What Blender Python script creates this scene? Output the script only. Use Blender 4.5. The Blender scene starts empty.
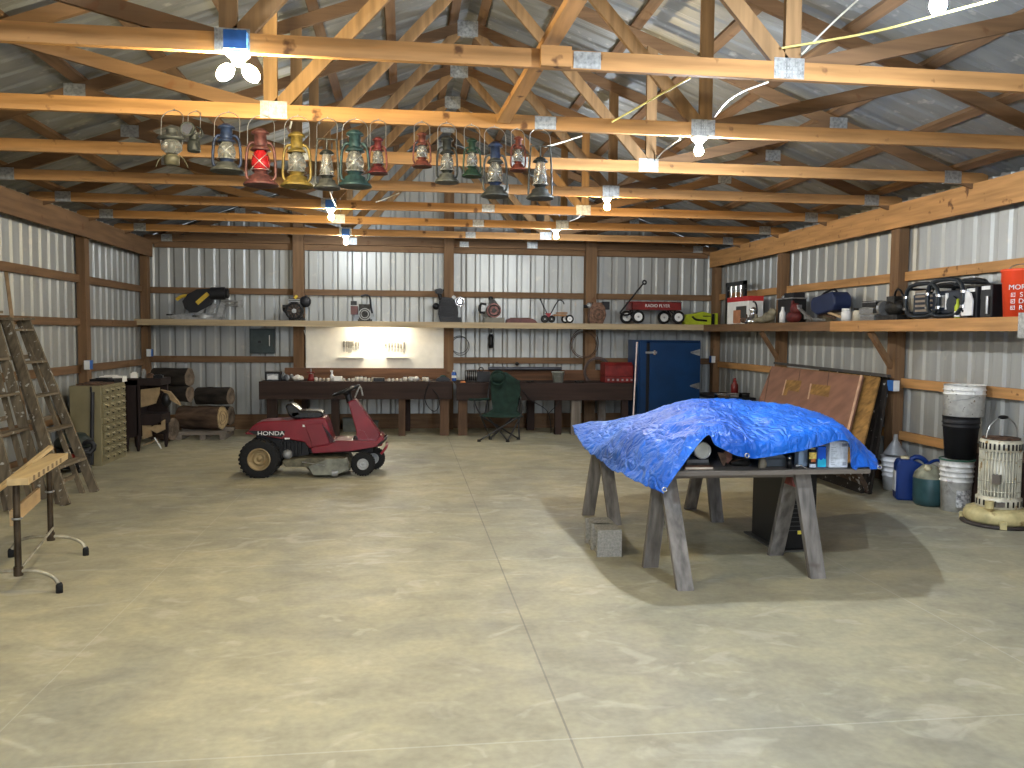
import bpy, math, random
from mathutils import Matrix, Vector
random.seed(7)
PI = math.pi
sc = bpy.context.scene
COL = sc.collection
# ---------------------------------------------------------------- camera model
FOC, YAW, PITCH, ROLL, EYE = 830.4, .128, .0608, .0086, 1.56
_cy, _sy = math.cos(YAW), math.sin(YAW)
FW = Vector((_sy*math.cos(PITCH), _cy*math.cos(PITCH), -math.sin(PITCH)))
RT = Vector((_cy, -_sy, 0)); UPV = RT.cross(FW)
RT2 = RT*math.cos(ROLL)+UPV*math.sin(ROLL); UP2 = -RT*math.sin(ROLL)+UPV*math.cos(ROLL)
CAM = Vector((0, 0, EYE))
def at(x, y, X=None, Y=None, Z=None):
    "point of the world seen at a photo coordinate, on the plane X=, Y= or Z="
    d = FW+RT2*((x-512)/FOC)+UP2*((384-y)/FOC)
    t = (X/d.x) if X is not None else (Y/d.y) if Y is not None else ((Z-EYE)/d.z)
    return CAM+d*t
def frame(x, y, Y, Z=None):
    "local frame standing at a point, its unit the size one photo pixel has there"
    p = at(x, y, Y=Y)
    if Z is not None: p.z = Z
    k = (p-CAM).dot(FW)/FOC
    return Matrix.Translation(p) @ Matrix.Scale(k, 4)
cd = bpy.data.cameras.new('camera'); cam = bpy.data.objects.new('camera', cd); COL.objects.link(cam)
m3 = Matrix((RT2, UP2, -FW)).transposed()
cam.matrix_world = Matrix.Translation(CAM) @ m3.to_4x4()
cd.sensor_fit = 'HORIZONTAL'; cd.sensor_width = 36; cd.lens = 36*FOC/1024; cd.clip_start = .05
sc.camera = cam
# ---------------------------------------------------------------- materials
MT = {}
def mat(name, col, rough=.6, metal=0., var=.12, scale=9., bump=0., col2=None, stretch=None, emis=None, emc=None, trans=0., coat=0., detail=4, spots=None, alpha=None):
    if name in MT: return MT[name]
    m = bpy.data.materials.new(name); m.use_nodes = True; nt = m.node_tree; N = nt.nodes; L = nt.links
    b = N['Principled BSDF']
    b.inputs['Roughness'].default_value = rough; b.inputs['Metallic'].default_value = metal; b.inputs['Specular IOR Level'].default_value = .3
    b.inputs['Transmission Weight'].default_value = trans; b.inputs['Coat Weight'].default_value = coat
    tc = N.new('ShaderNodeTexCoord'); mp = N.new('ShaderNodeMapping'); L.new(tc.outputs['Object'], mp.inputs[0])
    if stretch: mp.inputs['Scale'].default_value = stretch
    nz = N.new('ShaderNodeTexNoise'); nz.inputs['Scale'].default_value = scale; nz.inputs['Detail'].default_value = detail
    L.new(mp.outputs[0], nz.inputs['Vector'])
    cr = N.new('ShaderNodeValToRGB'); L.new(nz.outputs['Fac'], cr.inputs[0])
    c2 = col2 or tuple(max(0, c*(1-var*2)) for c in col)
    c1 = col if col2 else tuple(min(1, c*(1+var)) for c in col)
    cr.color_ramp.elements[0].position = .32; cr.color_ramp.elements[0].color = (*c2, 1)
    cr.color_ramp.elements[1].position = .68; cr.color_ramp.elements[1].color = (*c1, 1)
    out = cr.outputs[0]
    if spots:
        sc_, lo, hi, cc = spots
        n2 = N.new('ShaderNodeTexNoise'); n2.inputs['Scale'].default_value = sc_; n2.inputs['Detail'].default_value = 3
        L.new(tc.outputs['Object'], n2.inputs['Vector'])
        r2 = N.new('ShaderNodeMapRange'); r2.inputs[1].default_value = lo; r2.inputs[2].default_value = hi
        L.new(n2.outputs['Fac'], r2.inputs[0])
        mx = N.new('ShaderNodeMix'); mx.data_type = 'RGBA'; L.new(r2.outputs[0], mx.inputs[0]); L.new(out, mx.inputs[6]); mx.inputs[7].default_value = (*cc, 1)
        out = mx.outputs[2]
    L.new(out, b.inputs['Base Color'])
    if bump:
        bp = N.new('ShaderNodeBump'); bp.inputs['Strength'].default_value = bump; bp.inputs['Distance'].default_value = .01
        L.new(nz.outputs['Fac'], bp.inputs['Height']); L.new(bp.outputs[0], b.inputs['Normal'])
    if emis: b.inputs['Emission Color'].default_value = (*(emc or col), 1); b.inputs['Emission Strength'].default_value = emis
    if alpha is not None: b.inputs['Alpha'].default_value = alpha
    MT[name] = m; return m
def wood(name, col, ax, dark=.55, rough=.75, spots=None):
    st = {'x': (.07, 1, 1), 'y': (1, .07, 1), 'z': (1, 1, .07)}[ax]
    return mat(name+'_'+ax, col, rough, var=.1, scale=22, stretch=st, bump=.25, col2=tuple(c*dark for c in col), spots=spots)
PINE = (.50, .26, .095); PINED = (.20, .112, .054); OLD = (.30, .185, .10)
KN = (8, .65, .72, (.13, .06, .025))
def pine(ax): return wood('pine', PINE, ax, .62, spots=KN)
def pined(ax): return wood('pine_weathered', PINED, ax, .62, spots=KN)  # darker copy of the same pine
def shelfw(ax): return wood('shelf_lumber', (.42, .32, .19), ax, .7)
def oldw(ax): return wood('grey_lumber', (.21, .18, .15), ax, .5, spots=(5, .6, .7, (.16, .12, .09)))
DKB = lambda ax: wood('dark_bench_wood', (.035, .018, .013), ax, .5)
def sheetmat(name, st, c=(.40, .405, .385), m=.4, r=.45):
    return mat(name, c, r, m, scale=6, stretch=st, col2=tuple(x*.78 for x in c), spots=(9, .62, .75, (.42, .40, .36)))
GALV = mat('gusset_steel', (.40, .41, .40), .45, .6, var=.2, scale=40)
BLACK = mat('black_paint', (.007, .007, .008), .4)
BLKP = mat('black_plastic', (.012, .012, .014), .5)
RUB = mat('tire_rubber', (.012, .012, .012), .85, bump=.3, scale=60)
STEEL = mat('worn_steel', (.42, .42, .41), .35, .8, var=.25)
CHROME = mat('chrome', (.75, .75, .76), .15, 1., var=.03)
CAST = mat('cast_aluminum', (.30, .30, .29), .45, .4, var=.12, scale=20)
RED = mat('red_paint', (.24, .012, .015), .4, var=.2)
WHITE = mat('white_plastic', (.68, .68, .66), .5, var=.05)
BLUEBOX = mat('blue_box_plastic', (.03, .13, .42), .5)
GLASS = mat('lantern_glass', (.62, .62, .57), .12, trans=.88, var=.1, scale=30)
RUST = mat('rusty_metal', (.12, .07, .045), .8, .2, var=.35, scale=25)
# ---------------------------------------------------------------- mesh builder
class G:
    def __init__(s, M=None): s.v = []; s.f = []; s.fm = []; s.fs = []; s.ms = []; s.M = M or Matrix()
    def add(s, vs, fs, m, sm=False, T=None):
        T = s.M @ T if T is not None else s.M
        o = len(s.v); s.v += [T @ Vector(v) for v in vs]
        if m not in s.ms: s.ms.append(m)
        i = s.ms.index(m); flip = T.to_3x3().determinant() < 0
        for f in fs: s.f.append([o+j for j in (reversed(f) if flip else f)]); s.fm.append(i); s.fs.append(sm)
        return s
    def bx(s, x0, x1, y0, y1, z0, z1, m, T=None):
        if x0 > x1: x0, x1 = x1, x0
        if y0 > y1: y0, y1 = y1, y0
        if z0 > z1: z0, z1 = z1, z0
        vs = [(x, y, z) for x in (x0, x1) for y in (y0, y1) for z in (z0, z1)]
        return s.add(vs, [(0,1,3,2),(4,6,7,5),(0,4,5,1),(2,3,7,6),(0,2,6,4),(1,5,7,3)], m, False, T)
    def box(s, c, d, m, R=None):
        T = Matrix.Translation(c) @ (R.to_4x4() if R else Matrix())
        return s.bx(-d[0]/2, d[0]/2, -d[1]/2, d[1]/2, -d[2]/2, d[2]/2, m, T)
    def beam(s, a, b, w, h, m, up=(0, 0, 1)):
        a, b = Vector(a), Vector(b); d = b-a; Ln = d.length; d.normalize()
        sd = d.cross(Vector(up))
        if sd.length < 1e-5: sd = Vector((1, 0, 0))
        sd.normalize(); u = sd.cross(d)
        T = Matrix((d, sd, u)).transposed().to_4x4(); T.translation = a
        return s.bx(0, Ln, -w/2, w/2, -h/2, h/2, m, T)
    def rod(s, a, b, r, m, r2=None, seg=12):
        a, b = Vector(a), Vector(b); r2 = r if r2 is None else r2; d = (b-a)
        q = d.to_track_quat('Z', 'Y').to_matrix()
        vs = []
        for p, rr in ((a, r), (b, r2)):
            for i in range(seg):
                t = 2*PI*i/seg; vs.append(p+q@Vector((rr*math.cos(t), rr*math.sin(t), 0)))
        s.add(vs, [(i, (i+1) % seg, seg+(i+1) % seg, seg+i) for i in range(seg)], m, True)
        return s.add(vs, [tuple(reversed(range(seg))), tuple(range(seg, 2*seg))], m)
    def tube(s, pts, r, m, seg=7, closed=False, smooth=1):
        P = [Vector(p) for p in pts]
        for _ in range(smooth):
            n = len(P); Q = []
            if not closed: Q.append(P[0])
            for i in range(n if closed else n-1):
                a, b = P[i], P[(i+1) % n]; Q += [a*.75+b*.25, a*.25+b*.75]
            if not closed: Q.append(P[-1])
            P = Q
        n = len(P); vs = []; u = None
        for i, p in enumerate(P):
            d = (P[(i+1) % n]-P[i-1]) if closed else (P[min(i+1, n-1)]-P[max(i-1, 0)])
            d.normalize()
            if u is None: u = d.orthogonal().normalized()
            u = (u-d*u.dot(d)); u = u.normalized() if u.length > 1e-6 else d.orthogonal().normalized()
            w = d.cross(u)
            for j in range(seg):
                t = 2*PI*j/seg; vs.append(p+u*(r*math.cos(t))+w*(r*math.sin(t)))
        fs = []
        for i in range(n if closed else n-1):
            for j in range(seg):
                a = i*seg+j; b = i*seg+(j+1) % seg; c = ((i+1) % n)*seg
                fs.append((a, b, c+(j+1) % seg, c+j))
        s.add(vs, fs, m, True)
        if not closed: s.add(vs, [tuple(reversed(range(seg))), tuple(range((n-1)*seg, n*seg))], m)
        return s
    def lathe(s, prof, m, seg=20, T=None, smooth=True):
        vs = []; n = len(prof)
        for r, z in prof:
            for j in range(seg):
                t = 2*PI*j/seg; vs.append((r*math.cos(t), r*math.sin(t), z))
        fs = [(i*seg+j, i*seg+(j+1) % seg, (i+1)*seg+(j+1) % seg, (i+1)*seg+j) for i in range(n-1) for j in range(seg)]
        return s.add(vs, fs, m, smooth, T)
    def ell(s, c, r, m, seg=14, R=None):
        if not hasattr(r, '__len__'): r = (r, r, r)
        n = max(6, seg//2); T = Matrix.Translation(c) @ (R.to_4x4() if R else Matrix()) @ Matrix.Diagonal((*r, 1))
        pr = [(math.sin(PI*i/n), -math.cos(PI*i/n)) for i in range(n+1)]
        pr[0] = (.001, -1); pr[-1] = (.001, 1)
        return s.lathe(pr, m, seg, T)
    def prism(s, pts, a, b, m, ax='y'):
        n = len(pts); f = {'y': lambda p, q: (p[0], q, p[1]), 'x': lambda p, q: (q, p[0], p[1]), 'z': lambda p, q: (p[0], p[1], q)}[ax]
        vs = [f(p, a) for p in pts]+[f(p, b) for p in pts]
        fs = [(i, (i+1) % n, n+(i+1) % n, n+i) for i in range(n)]+[tuple(reversed(range(n))), tuple(range(n, 2*n))]
        return s.add(vs, fs, m)
    def torus(s, c, R, r, m, ax='y', seg=24, sq=1.):
        pts = []
        for i in range(seg):
            t = 2*PI*i/seg; a, b = R*math.cos(t), R*math.sin(t)*sq
            pts.append(Vector(c)+Vector({'y': (a, 0, b), 'x': (0, a, b), 'z': (a, b, 0)}[ax]))
        return s.tube(pts, r, m, 8, True, 0)
    def disc(s, c, r, th, m, ax='y', seg=20, r2=None):
        v = Vector({'x': (1, 0, 0), 'y': (0, 1, 0), 'z': (0, 0, 1)}[ax])*th/2
        return s.rod(Vector(c)-v, Vector(c)+v, r, m, r2, seg)
    def text(s, body, size, depth, T, m):
        cu = bpy.data.curves.new('t', 'FONT'); cu.body = body; cu.size = size; cu.extrude = depth; cu.align_x = 'CENTER'; cu.align_y = 'CENTER'
        o = bpy.data.objects.new('t', cu); COL.objects.link(o)
        me = bpy.data.meshes.new_from_object(o.evaluated_get(bpy.context.evaluated_depsgraph_get()))
        s.add([v.co.copy() for v in me.vertices], [tuple(p.vertices) for p in me.polygons], m, False, T)
        bpy.data.objects.remove(o); bpy.data.curves.remove(cu); bpy.data.meshes.remove(me)
        return s
    def grid(s, P, m, smooth=True):
        nu, nv = len(P), len(P[0]); vs = [p for row in P for p in row]
        return s.add(vs, [(i*nv+j, (i+1)*nv+j, (i+1)*nv+j+1, i*nv+j+1) for i in range(nu-1) for j in range(nv-1)], m, smooth)
    def build(s, name, parent=None, bevel=0, loc=None, label=None, solid=0):
        if loc is None: loc = parent.location if parent else (0, 0, 0)
        if parent:
            p = parent; off = Vector((0, 0, 0))
            while p: off += p.location; p = p.parent
            loc = off
        loc = Vector(loc)
        me = bpy.data.meshes.new(name); me.from_pydata([v-loc for v in s.v], [], s.f)
        for m in s.ms: me.materials.append(m)
        me.polygons.foreach_set('material_index', s.fm); me.polygons.foreach_set('use_smooth', s.fs); me.update()
        o = bpy.data.objects.new(name, me); COL.objects.link(o)
        if parent: o.parent = parent
        else: o.location = loc
        if solid:
            md = o.modifiers.new('solid', 'SOLIDIFY'); md.thickness = solid; md.offset = 0
        if bevel:
            md = o.modifiers.new('bevel', 'BEVEL'); md.width = bevel; md.segments = 2; md.limit_method = 'ANGLE'; md.angle_limit = .7
        if label: o['label'] = label
        return o
def tag(o, label, cat, group=None):
    o['label'] = label; o['category'] = cat
    if group: o['group'] = group
    return o
def thing(name, label, cat, loc, group=None):
    o = bpy.data.objects.new(name, None); o.empty_display_size = .1; COL.objects.link(o); o.location = loc
    return tag(o, label, cat, group)
def struct(o): o['kind'] = 'structure'; return o
def one(g, name, label, cat, loc, group=None, bevel=0): return tag(g.build(name, loc=loc, bevel=bevel), label, cat, group)
# ---------------------------------------------------------------- building shell
XL, XR, YB, YF = -4.02, 5.22, 13.63, -2.2
CX = .6; ZR, SL = 4.675, .362
def roofz(x): return ZR-abs(x-CX)*SL
def ribs(length, per=.2286):
    out = []; s = 0
    while s < length:
        for ds, d in ((0, 0), (.112, 0), (.140, .018), (.190, .018), (.218, 0)):
            if s+ds < length: out.append((s+ds, d))
        s += per
    out.append((length, 0)); return out
SHW = sheetmat('wall_sheet', (1, 1, .12)); SHR = sheetmat('roof_sheet', (.15, 1, 1), (.24, .245, .235), .3, .5)
g = G()
P = [[Vector((XL+s, YB+d, z)) for z in (0, roofz(XL+s)*.5, roofz(XL+s))] for s, d in ribs(XR-XL)]
g.grid(P, SHW, False); struct(g.build('wall_back', solid=.002))
for nm, X, sg in (('wall_left', XL, -1), ('wall_right', XR, 1)):
    g = G(); g.grid([[Vector((X+sg*d, YF+s, z)) for z in (0, 1.5, 3.025)] for s, d in ribs(YB-YF)], SHW, False); struct(g.build(nm, solid=.002))
g = G()
for x0, x1, z0 in ((XL, -2.3, 0), (3.5, XR, 0), (-2.3, 3.5, 2.75)):
    g.grid([[Vector((x0+s, YF-d, z)) for z in (z0, roofz(x0+s))] for s, d in ribs(x1-x0)], SHW, False)
struct(g.build('wall_front', solid=.002))
g = G()
for sg in (-1, 1):
    E = (XR+.3 if sg > 0 else XL-.3)
    g.grid([[Vector((x, YF-.3+s, roofz(x)+d*.6)) for x in (CX, (CX+E)/2, E)] for s, d in ribs(YB-YF+.6)], SHR, False)
struct(g.build('ceiling', solid=.002))
# concrete floor with saw joints
m = bpy.data.materials.new('concrete_slab'); m.use_nodes = True; nt = m.node_tree; N = nt.nodes; L = nt.links; b = N['Principled BSDF']
tc = N.new('ShaderNodeTexCoord'); sx = N.new('ShaderNodeSeparateXYZ'); L.new(tc.outputs['Object'], sx.inputs[0])
def noise(scale, detail, st=None, dist=0., w=0):
    mp = N.new('ShaderNodeMapping'); L.new(tc.outputs['Object'], mp.inputs[0])
    if st: mp.inputs['Scale'].default_value = st
    mp.inputs['Location'].default_value = (w, w*.7, 0)
    n = N.new('ShaderNodeTexNoise'); n.inputs['Scale'].default_value = scale; n.inputs['Detail'].default_value = detail; n.inputs['Distortion'].default_value = dist
    L.new(mp.outputs[0], n.inputs['Vector']); return n.outputs['Fac']
def ramp(v, stops):
    r = N.new('ShaderNodeValToRGB'); L.new(v, r.inputs[0]); e = r.color_ramp.elements
    while len(e) < len(stops): e.new(.5)
    for q, (p, c) in zip(e, stops): q.position = p; q.color = (*c, 1)
    return r.outputs[0]
def mix(f, a, b2, kind='MIX'):
    x = N.new('ShaderNodeMix'); x.data_type = 'RGBA'; x.blend_type = kind
    for i, v in ((0, f), (6, a), (7, b2)):
        if hasattr(v, 'is_output'): L.new(v, x.inputs[i])
        elif isinstance(v, tuple): x.inputs[i].default_value = (*v, 1)
        else: x.inputs[i].default_value = v
    return x.outputs[2]
def mth(op, a, b2=None):
    x = N.new('ShaderNodeMath'); x.operation = op
    for i, v in enumerate((a, b2)):
        if v is None: continue
        if hasattr(v, 'is_output'): L.new(v, x.inputs[i])
        else: x.inputs[i].default_value = v
    return x.outputs[0]
base = ramp(noise(.55, 6, dist=.6), [(.3, (.26, .25, .195)), (.5, (.355, .325, .225)), (.70, (.45, .405, .265))])
base = mix(.8, base, ramp(noise(3.6, 12, (1, 1.3, 1), .5, 5), [(.3, (.77, .77, .79)), (.52, (1, 1, 1)), (.72, (1.2, 1.18, 1.08))]), 'MULTIPLY')
base = mix(1., base, ramp(noise(26, 6), [(.3, (.9, .9, .9)), (.7, (1.08, 1.08, 1.06))]), 'MULTIPLY')
worn = ramp(noise(2.8, 12, (1, 1.5, 1), 1.2, 11), [(.58, (0, 0, 0)), (.66, (1, 1, 1))])
base = mix(mth('MULTIPLY', worn, .24), base, (.66, .62, .50))
base = mix(mth('MULTIPLY', ramp(noise(.8, 5, None, .8, 31), [(.60, (0, 0, 0)), (.74, (1, 1, 1))]), .3), base, (.20, .19, .17))
dark = None; hgt = None
for ax, v, w, dk in (('X', .635, .0045, 1), ('X', -1.56, .003, 0), ('X', 2.95, .005, 0), ('Y', 3.06, .005, 0), ('Y', 5.62, .005, 0), ('Y', 9.4, .005, 1)):
    dv = mth('LESS_THAN', mth('ABSOLUTE', mth('SUBTRACT', sx.outputs[ax], v)), w)
    base = mix(mth('MULTIPLY', dv, .6 if dk else .2), base, (.13, .12, .10) if dk else (.68, .66, .58))
    hgt = dv if hgt is None else mth('MAXIMUM', hgt, dv)
L.new(base, b.inputs['Base Color'])
L.new(ramp(noise(2.5, 8, None, 1, 3), [(.3, (.42,)*3), (.7, (.68,)*3)]), b.inputs['Roughness'])
bp = N.new('ShaderNodeBump'); bp.inputs['Strength'].default_value = .25; bp.inputs['Distance'].default_value = .008
L.new(mth('SUBTRACT', noise(14, 8, None, .5, 2), hgt), bp.inputs['Height']); L.new(bp.outputs[0], b.inputs['Normal'])
SLAB = m
struct(G().bx(XL-.1, XR+.1, YF-.1, YB+.1, -.12, 0, SLAB).build('floor'))
GRAV = mat('gravel_yard', (.42, .40, .36), .9, var=.2, scale=30, bump=.6)
struct(G().bx(-30, 30, -40, YF-.1, -.2, -.06, GRAV).build('ground'))
# posts, girts, plates -------------------------------------------------------
nt_ = [0]
def trim(g): nt_[0] += 1; return struct(g.build('trim_%d' % nt_[0]))
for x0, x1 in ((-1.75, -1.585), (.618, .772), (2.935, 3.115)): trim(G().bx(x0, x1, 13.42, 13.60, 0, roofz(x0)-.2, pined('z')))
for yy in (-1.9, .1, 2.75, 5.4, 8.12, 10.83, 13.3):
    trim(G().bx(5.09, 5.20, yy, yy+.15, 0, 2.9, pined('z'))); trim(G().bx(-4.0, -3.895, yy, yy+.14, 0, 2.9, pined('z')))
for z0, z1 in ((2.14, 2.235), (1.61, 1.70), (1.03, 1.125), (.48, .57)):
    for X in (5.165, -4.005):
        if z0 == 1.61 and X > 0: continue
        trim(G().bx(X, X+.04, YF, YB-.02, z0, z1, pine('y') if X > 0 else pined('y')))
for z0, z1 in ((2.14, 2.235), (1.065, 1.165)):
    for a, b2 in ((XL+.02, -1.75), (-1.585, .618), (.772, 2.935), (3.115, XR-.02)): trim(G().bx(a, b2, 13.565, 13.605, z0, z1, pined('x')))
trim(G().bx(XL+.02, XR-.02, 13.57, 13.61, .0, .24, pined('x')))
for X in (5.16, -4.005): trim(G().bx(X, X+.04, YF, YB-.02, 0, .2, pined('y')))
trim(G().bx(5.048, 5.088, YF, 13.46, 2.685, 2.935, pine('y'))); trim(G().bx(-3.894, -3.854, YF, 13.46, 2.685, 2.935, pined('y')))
trim(G().bx(-3.854, 5.048, 13.54, 13.58, 2.845, 2.935, pined('x'))); trim(G().bx(-3.4, 4.6, 13.54, 13.58, 2.94, 3.08, pined('x')))
for k in range(8):                                                     # roof purlins
    for sg in (-1, 1):
        x = CX+sg*(.14+.60*k); z = roofz(x)-.022
        trim(G().beam((x, YF, z), (x, YB-.03, z), .089, .038, pined('y'), up=(sg*SL, 0, 1)))
# roof trusses ----------------------------------------------------------------
ZT = 2.938; AP = 4.635; names = ['nearest the open door, carrying a bare bulb', 'crossing the top of the picture, with the twin bulbs', 'carrying the row of hanging lanterns', 'right behind the lantern row', 'with the warm bulb under it', 'fifth one back from the twin bulbs', 'third from the back wall', 'second from the back wall, with a small bulb', 'closest to the back wall']
GP = G
def truss(i, Y):
    t = thing('roof_truss', 'lumber roof truss '+names[i], 'truss', (CX, Y, ZT), 'roof trusses')
    H = 4.42; w = .038
    zt = lambda r: AP-.048-.035-r*SL
    lit = pine if i < 8 else pined  # light put into the colour: brighter pine for lit chords, darker for the rest
    G().bx(XL+.03, XR-.03, Y-w/2, Y+w/2, ZT, ZT+.095, lit('x')).build('bottom_chord', t)
    for sg in (-1, 1):
        G().beam((CX+sg*4.5, Y, zt(4.5)), (CX, Y, zt(0)), w-.002, .095, pined('x')).build('top_chord', t)
        n = 1.45; r = 3.15
        for (a, b2, ax) in (((CX+sg*n, Y, ZT+.05), (CX+sg*.06, Y, zt(.1)), 'z'), ((CX+sg*(n+.02), Y, ZT+.05), (CX+sg*(n+.02), Y, zt(n)), 'z'), ((CX+sg*(n+.05), Y, ZT+.06), (CX+sg*r, Y, zt(r)), 'x')):
            v = abs(a[0]-b2[0]) < .01
            G().beam(a, b2, w-.004, .088, pined(ax) if ax == 'x' else wood('web_lumber', (.34, .20, .09), 'z', .6), up=(1, 0, 0) if v else (0, 0, 1)).build('web', t)
        g = G()
        g.box((CX+sg*n, Y, ZT+.06), (.17, w+.005, .11), GALV)
        for dy in (-w/2-.0015, w/2+.0015):
            for k in range(10):
                for j in range(5): g.box((CX+sg*n-.072+.016*k, Y+dy*1.08, ZT+.02+.02*j), (.006, .003, .012), STEEL)
        g.build('gusset_plate', t)
        for px, pz in ((CX+sg*r, zt(r)), (CX+sg*4.25, ZT+.05)):
            g = G()
            g.box((px, Y, pz), (.16, w+.005, .11), GALV)
            g.build('gusset_plate', t)
    G().box((.94, Y, ZT+.048), (.145, w+.005, .086), GALV).build('splice_plate', t)
    G().box((CX, Y, zt(.1)), (.2, w+.005, .15), GALV).build('ridge_plate', t)
    if i == 1: G().bx(.69, .85, Y-.06, Y-.021, ZT-.002, ZT+.101, pine('x')).build('scab_block', t)
    return t
names += ['just above the camera', 'behind the camera', 'nearest the doorway, behind the camera']
TS = 1.3053; TY = [3.057+TS*i for i in range(9)]
for i_, y_ in ((9, TY[0]-2*TS), (10, TY[0]-3*TS)): truss(i_, y_)
for i, Y in enumerate(TY): truss(i, Y)
# long diagonal brace crossing overhead
a = at(503, 120, Y=5.61); b2 = at(583, -12, Y=3.85)
one(G().beam(a, b2, .038, .089, pine('y'), up=(1, .3, 0)), 'diagonal_brace', 'single diagonal board bracing the first trusses above the scab block', 'brace', a)
# ---------------------------------------------------------------- lamps
def bulbmat(n, c, s): return mat(n, (1, 1, 1), .4, var=0, emis=s, emc=c)
COOL = (.80, .89, 1.); WARM = (1., .78, .45); SOFT = (1., .84, .50)
def lamp(px, py, Y, s, c, box, label, twin=False, drop=.0, x=None):
    p = at(px, py, Y=Y) if x is None else Vector((x, Y, 0)); zb = ZT-drop
    t = thing('ceiling_lamp', label, 'lamp', (p.x, Y, zb), 'bare bulb ceiling lamps')
    bm = bulbmat('bulb_%d_%d' % (c[2]*100, s), c, s)
    if box: G().bx(p.x-.055, p.x+.055, Y-.075, Y-.02, zb+.0, zb+.09, BLUEBOX).build('junction_box', t)
    G().lathe([(.0, zb), (.058, zb), (.058, zb-.012), (.035, zb-.03), (.028, zb-.045), (.0, zb-.045)], WHITE, 20, Matrix.Translation((p.x, Y, 0))).build('lamp_holder', t)
    if twin:
        G().rod((p.x, Y, zb-.04), (p.x, Y, zb-.06), .02, WHITE).build('twin_adapter', t)
        for sg in (-1, 1):
            G().ell((p.x+sg*.062, Y, zb-.095), (.036, .036, .05), bm, 14, Matrix.Rotation(sg*-.8, 3, 'Y')).build('bulb', t)
    else:
        G().lathe([(.0, zb-.04), (.014, zb-.045), (.017, zb-.06), (.030, zb-.085), (.032, zb-.1), (.024, zb-.122), (.0, zb-.131)], bm, 14, Matrix.Translation((p.x, Y, 0))).build('bulb', t)
S0 = 1000
lamp(238, 60, TY[1]+.0, S0*.36, SOFT, True, 'twin glaring bulbs in a holder on a blue box at upper left', True)
lamp(938, 12, TY[0], S0*.9, COOL, False, 'bare white bulb in the top right corner')
lamp(699, 143, TY[2], S0*1.1, COOL, False, 'white bulb in a round holder under the truss right of centre')
lamp(607, 205, TY[4], S0*.5, WARM, False, 'warm yellowish bulb under the fifth truss')
lamp(331, 210, TY[5], S0*.4, SOFT, True, 'cool bulb below a blue box behind the lanterns, left of centre')
lamp(556, 237, TY[6], S0*.5, COOL, False, 'white bulb farthest back right of the centre post')
lamp(346, 238, TY[7], S0*.32, COOL, True, 'small cool bulb below a blue box close to the back wall')
lamp(0, 0, TY[0]-2*TS, S0*1.7, COOL, False, 'added unseen bulb above and just left of the camera, out of the picture', x=-.80)  # added bulb out of view, brightens the surfaces facing the camera
lamp(0, 0, TY[0]-3*TS, S0*.9, COOL, False, 'added unseen bulb behind the camera near the open doorway', x=1.9)  # second added bulb, unseen, for the same brightening
# cables
CAB = mat('white_cable', (.75, .73, .62), .5); CABY = mat('yellow_cable', (.72, .62, .22), .5)
def cable(pts, m, label, r=.006):
    pp = [at(x, y, Y=Y*1.0706) for x, y, Y in pts]
    one(G().tube(pp, r, m, 6, smooth=2), 'electric_cable', label, 'cable', pp[0], 'lighting cables')
cable([(782, 48, 4.03), (830, 40, 3.9), (880, 31, 3.6), (930, 17, 3.2), (1000, -2, 2.9)], CABY, 'yellow cable running from the right gusset plate to the top right bulb')
cable([(802, 54, 4.03), (830, 25, 4.1), (862, -4, 4.2)], CAB, 'pale cable rising steeply beside the right gusset plate of the front truss')
cable([(612, 122, 5.2), (640, 106, 5.0), (665, 92, 4.6), (690, 78, 4.12)], CABY, 'yellow cable slanting between the front truss and the lantern truss')
cable([(715, 117, 5.25), (728, 100, 5.0), (745, 90, 4.6), (768, 82, 4.1)], CAB, 'white cable curving up from the bulb holder right of centre')
cable([(656, 160, 6.45), (664, 150, 6.2), (680, 139, 5.4)], CAB, 'short white cable below the lantern truss near the middle plate')
cable([(545, 147, 5.3), (560, 143, 5.6), (582, 136, 6.4)], CAB, 'pale cable tied at the last lantern on the right')
cable([(290, 128, 5.4), (292, 120, 5.3), (288, 112, 5.3)], CAB, 'short white cable end behind the yellow lantern')
cable([(376, 202, 7.8), (385, 199, 8.2), (399, 193, 8.9)], CAB, 'thin white cable between the trusses above the black engine')
cable([(330, 192, 7.75), (333, 200, 8.4), (336, 206, 8.9)], CAB, 'thin white cable feeding the left of centre bulb')
cable([(570, 221, 9.0), (578, 218, 8.5), (581, 215, 7.9)], CAB, 'thin white cable end by the warm bulb')
# ---------------------------------------------------------------- shelves and benches
SZ = 1.728
SH = 4.80
t = thing('wall_shelf', 'long lumber shelf running across the back wall above the workbenches', 'shelf', (0, 13.3, SZ))
G().bx(XL+.02, 5.16, 13.04, 13.46, SZ-.02, SZ, shelfw('x')).build('shelf_board', t)
G().bx(XL+.02, 2.6, 13.0, 13.04, SZ-.09, SZ+.001, shelfw('x')).build('front_rail', t)
G().bx(2.6, SH, 13.0, 13.04, SZ-.09, SZ+.001, shelfw('x')).build('front_rail', t)
t = thing('wall_shelf', 'long lumber shelf along the right wall, reaching past the orange bucket', 'shelf', (SH, 9, SZ))
G().bx(SH+.04, 5.15, 4.2, 13.0, SZ-.02, SZ, shelfw('y')).build('shelf_board', t)
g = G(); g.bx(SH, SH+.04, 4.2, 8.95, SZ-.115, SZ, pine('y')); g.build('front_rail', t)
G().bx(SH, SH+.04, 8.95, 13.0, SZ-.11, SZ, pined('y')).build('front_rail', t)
for y in (8.2, 10.9): G().beam((SH+.05, y, SZ-.12), (5.12, y, SZ-.52), .04, .08, pined('z'), up=(0, 1, 0)).build('diagonal_bracket', t)
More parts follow.
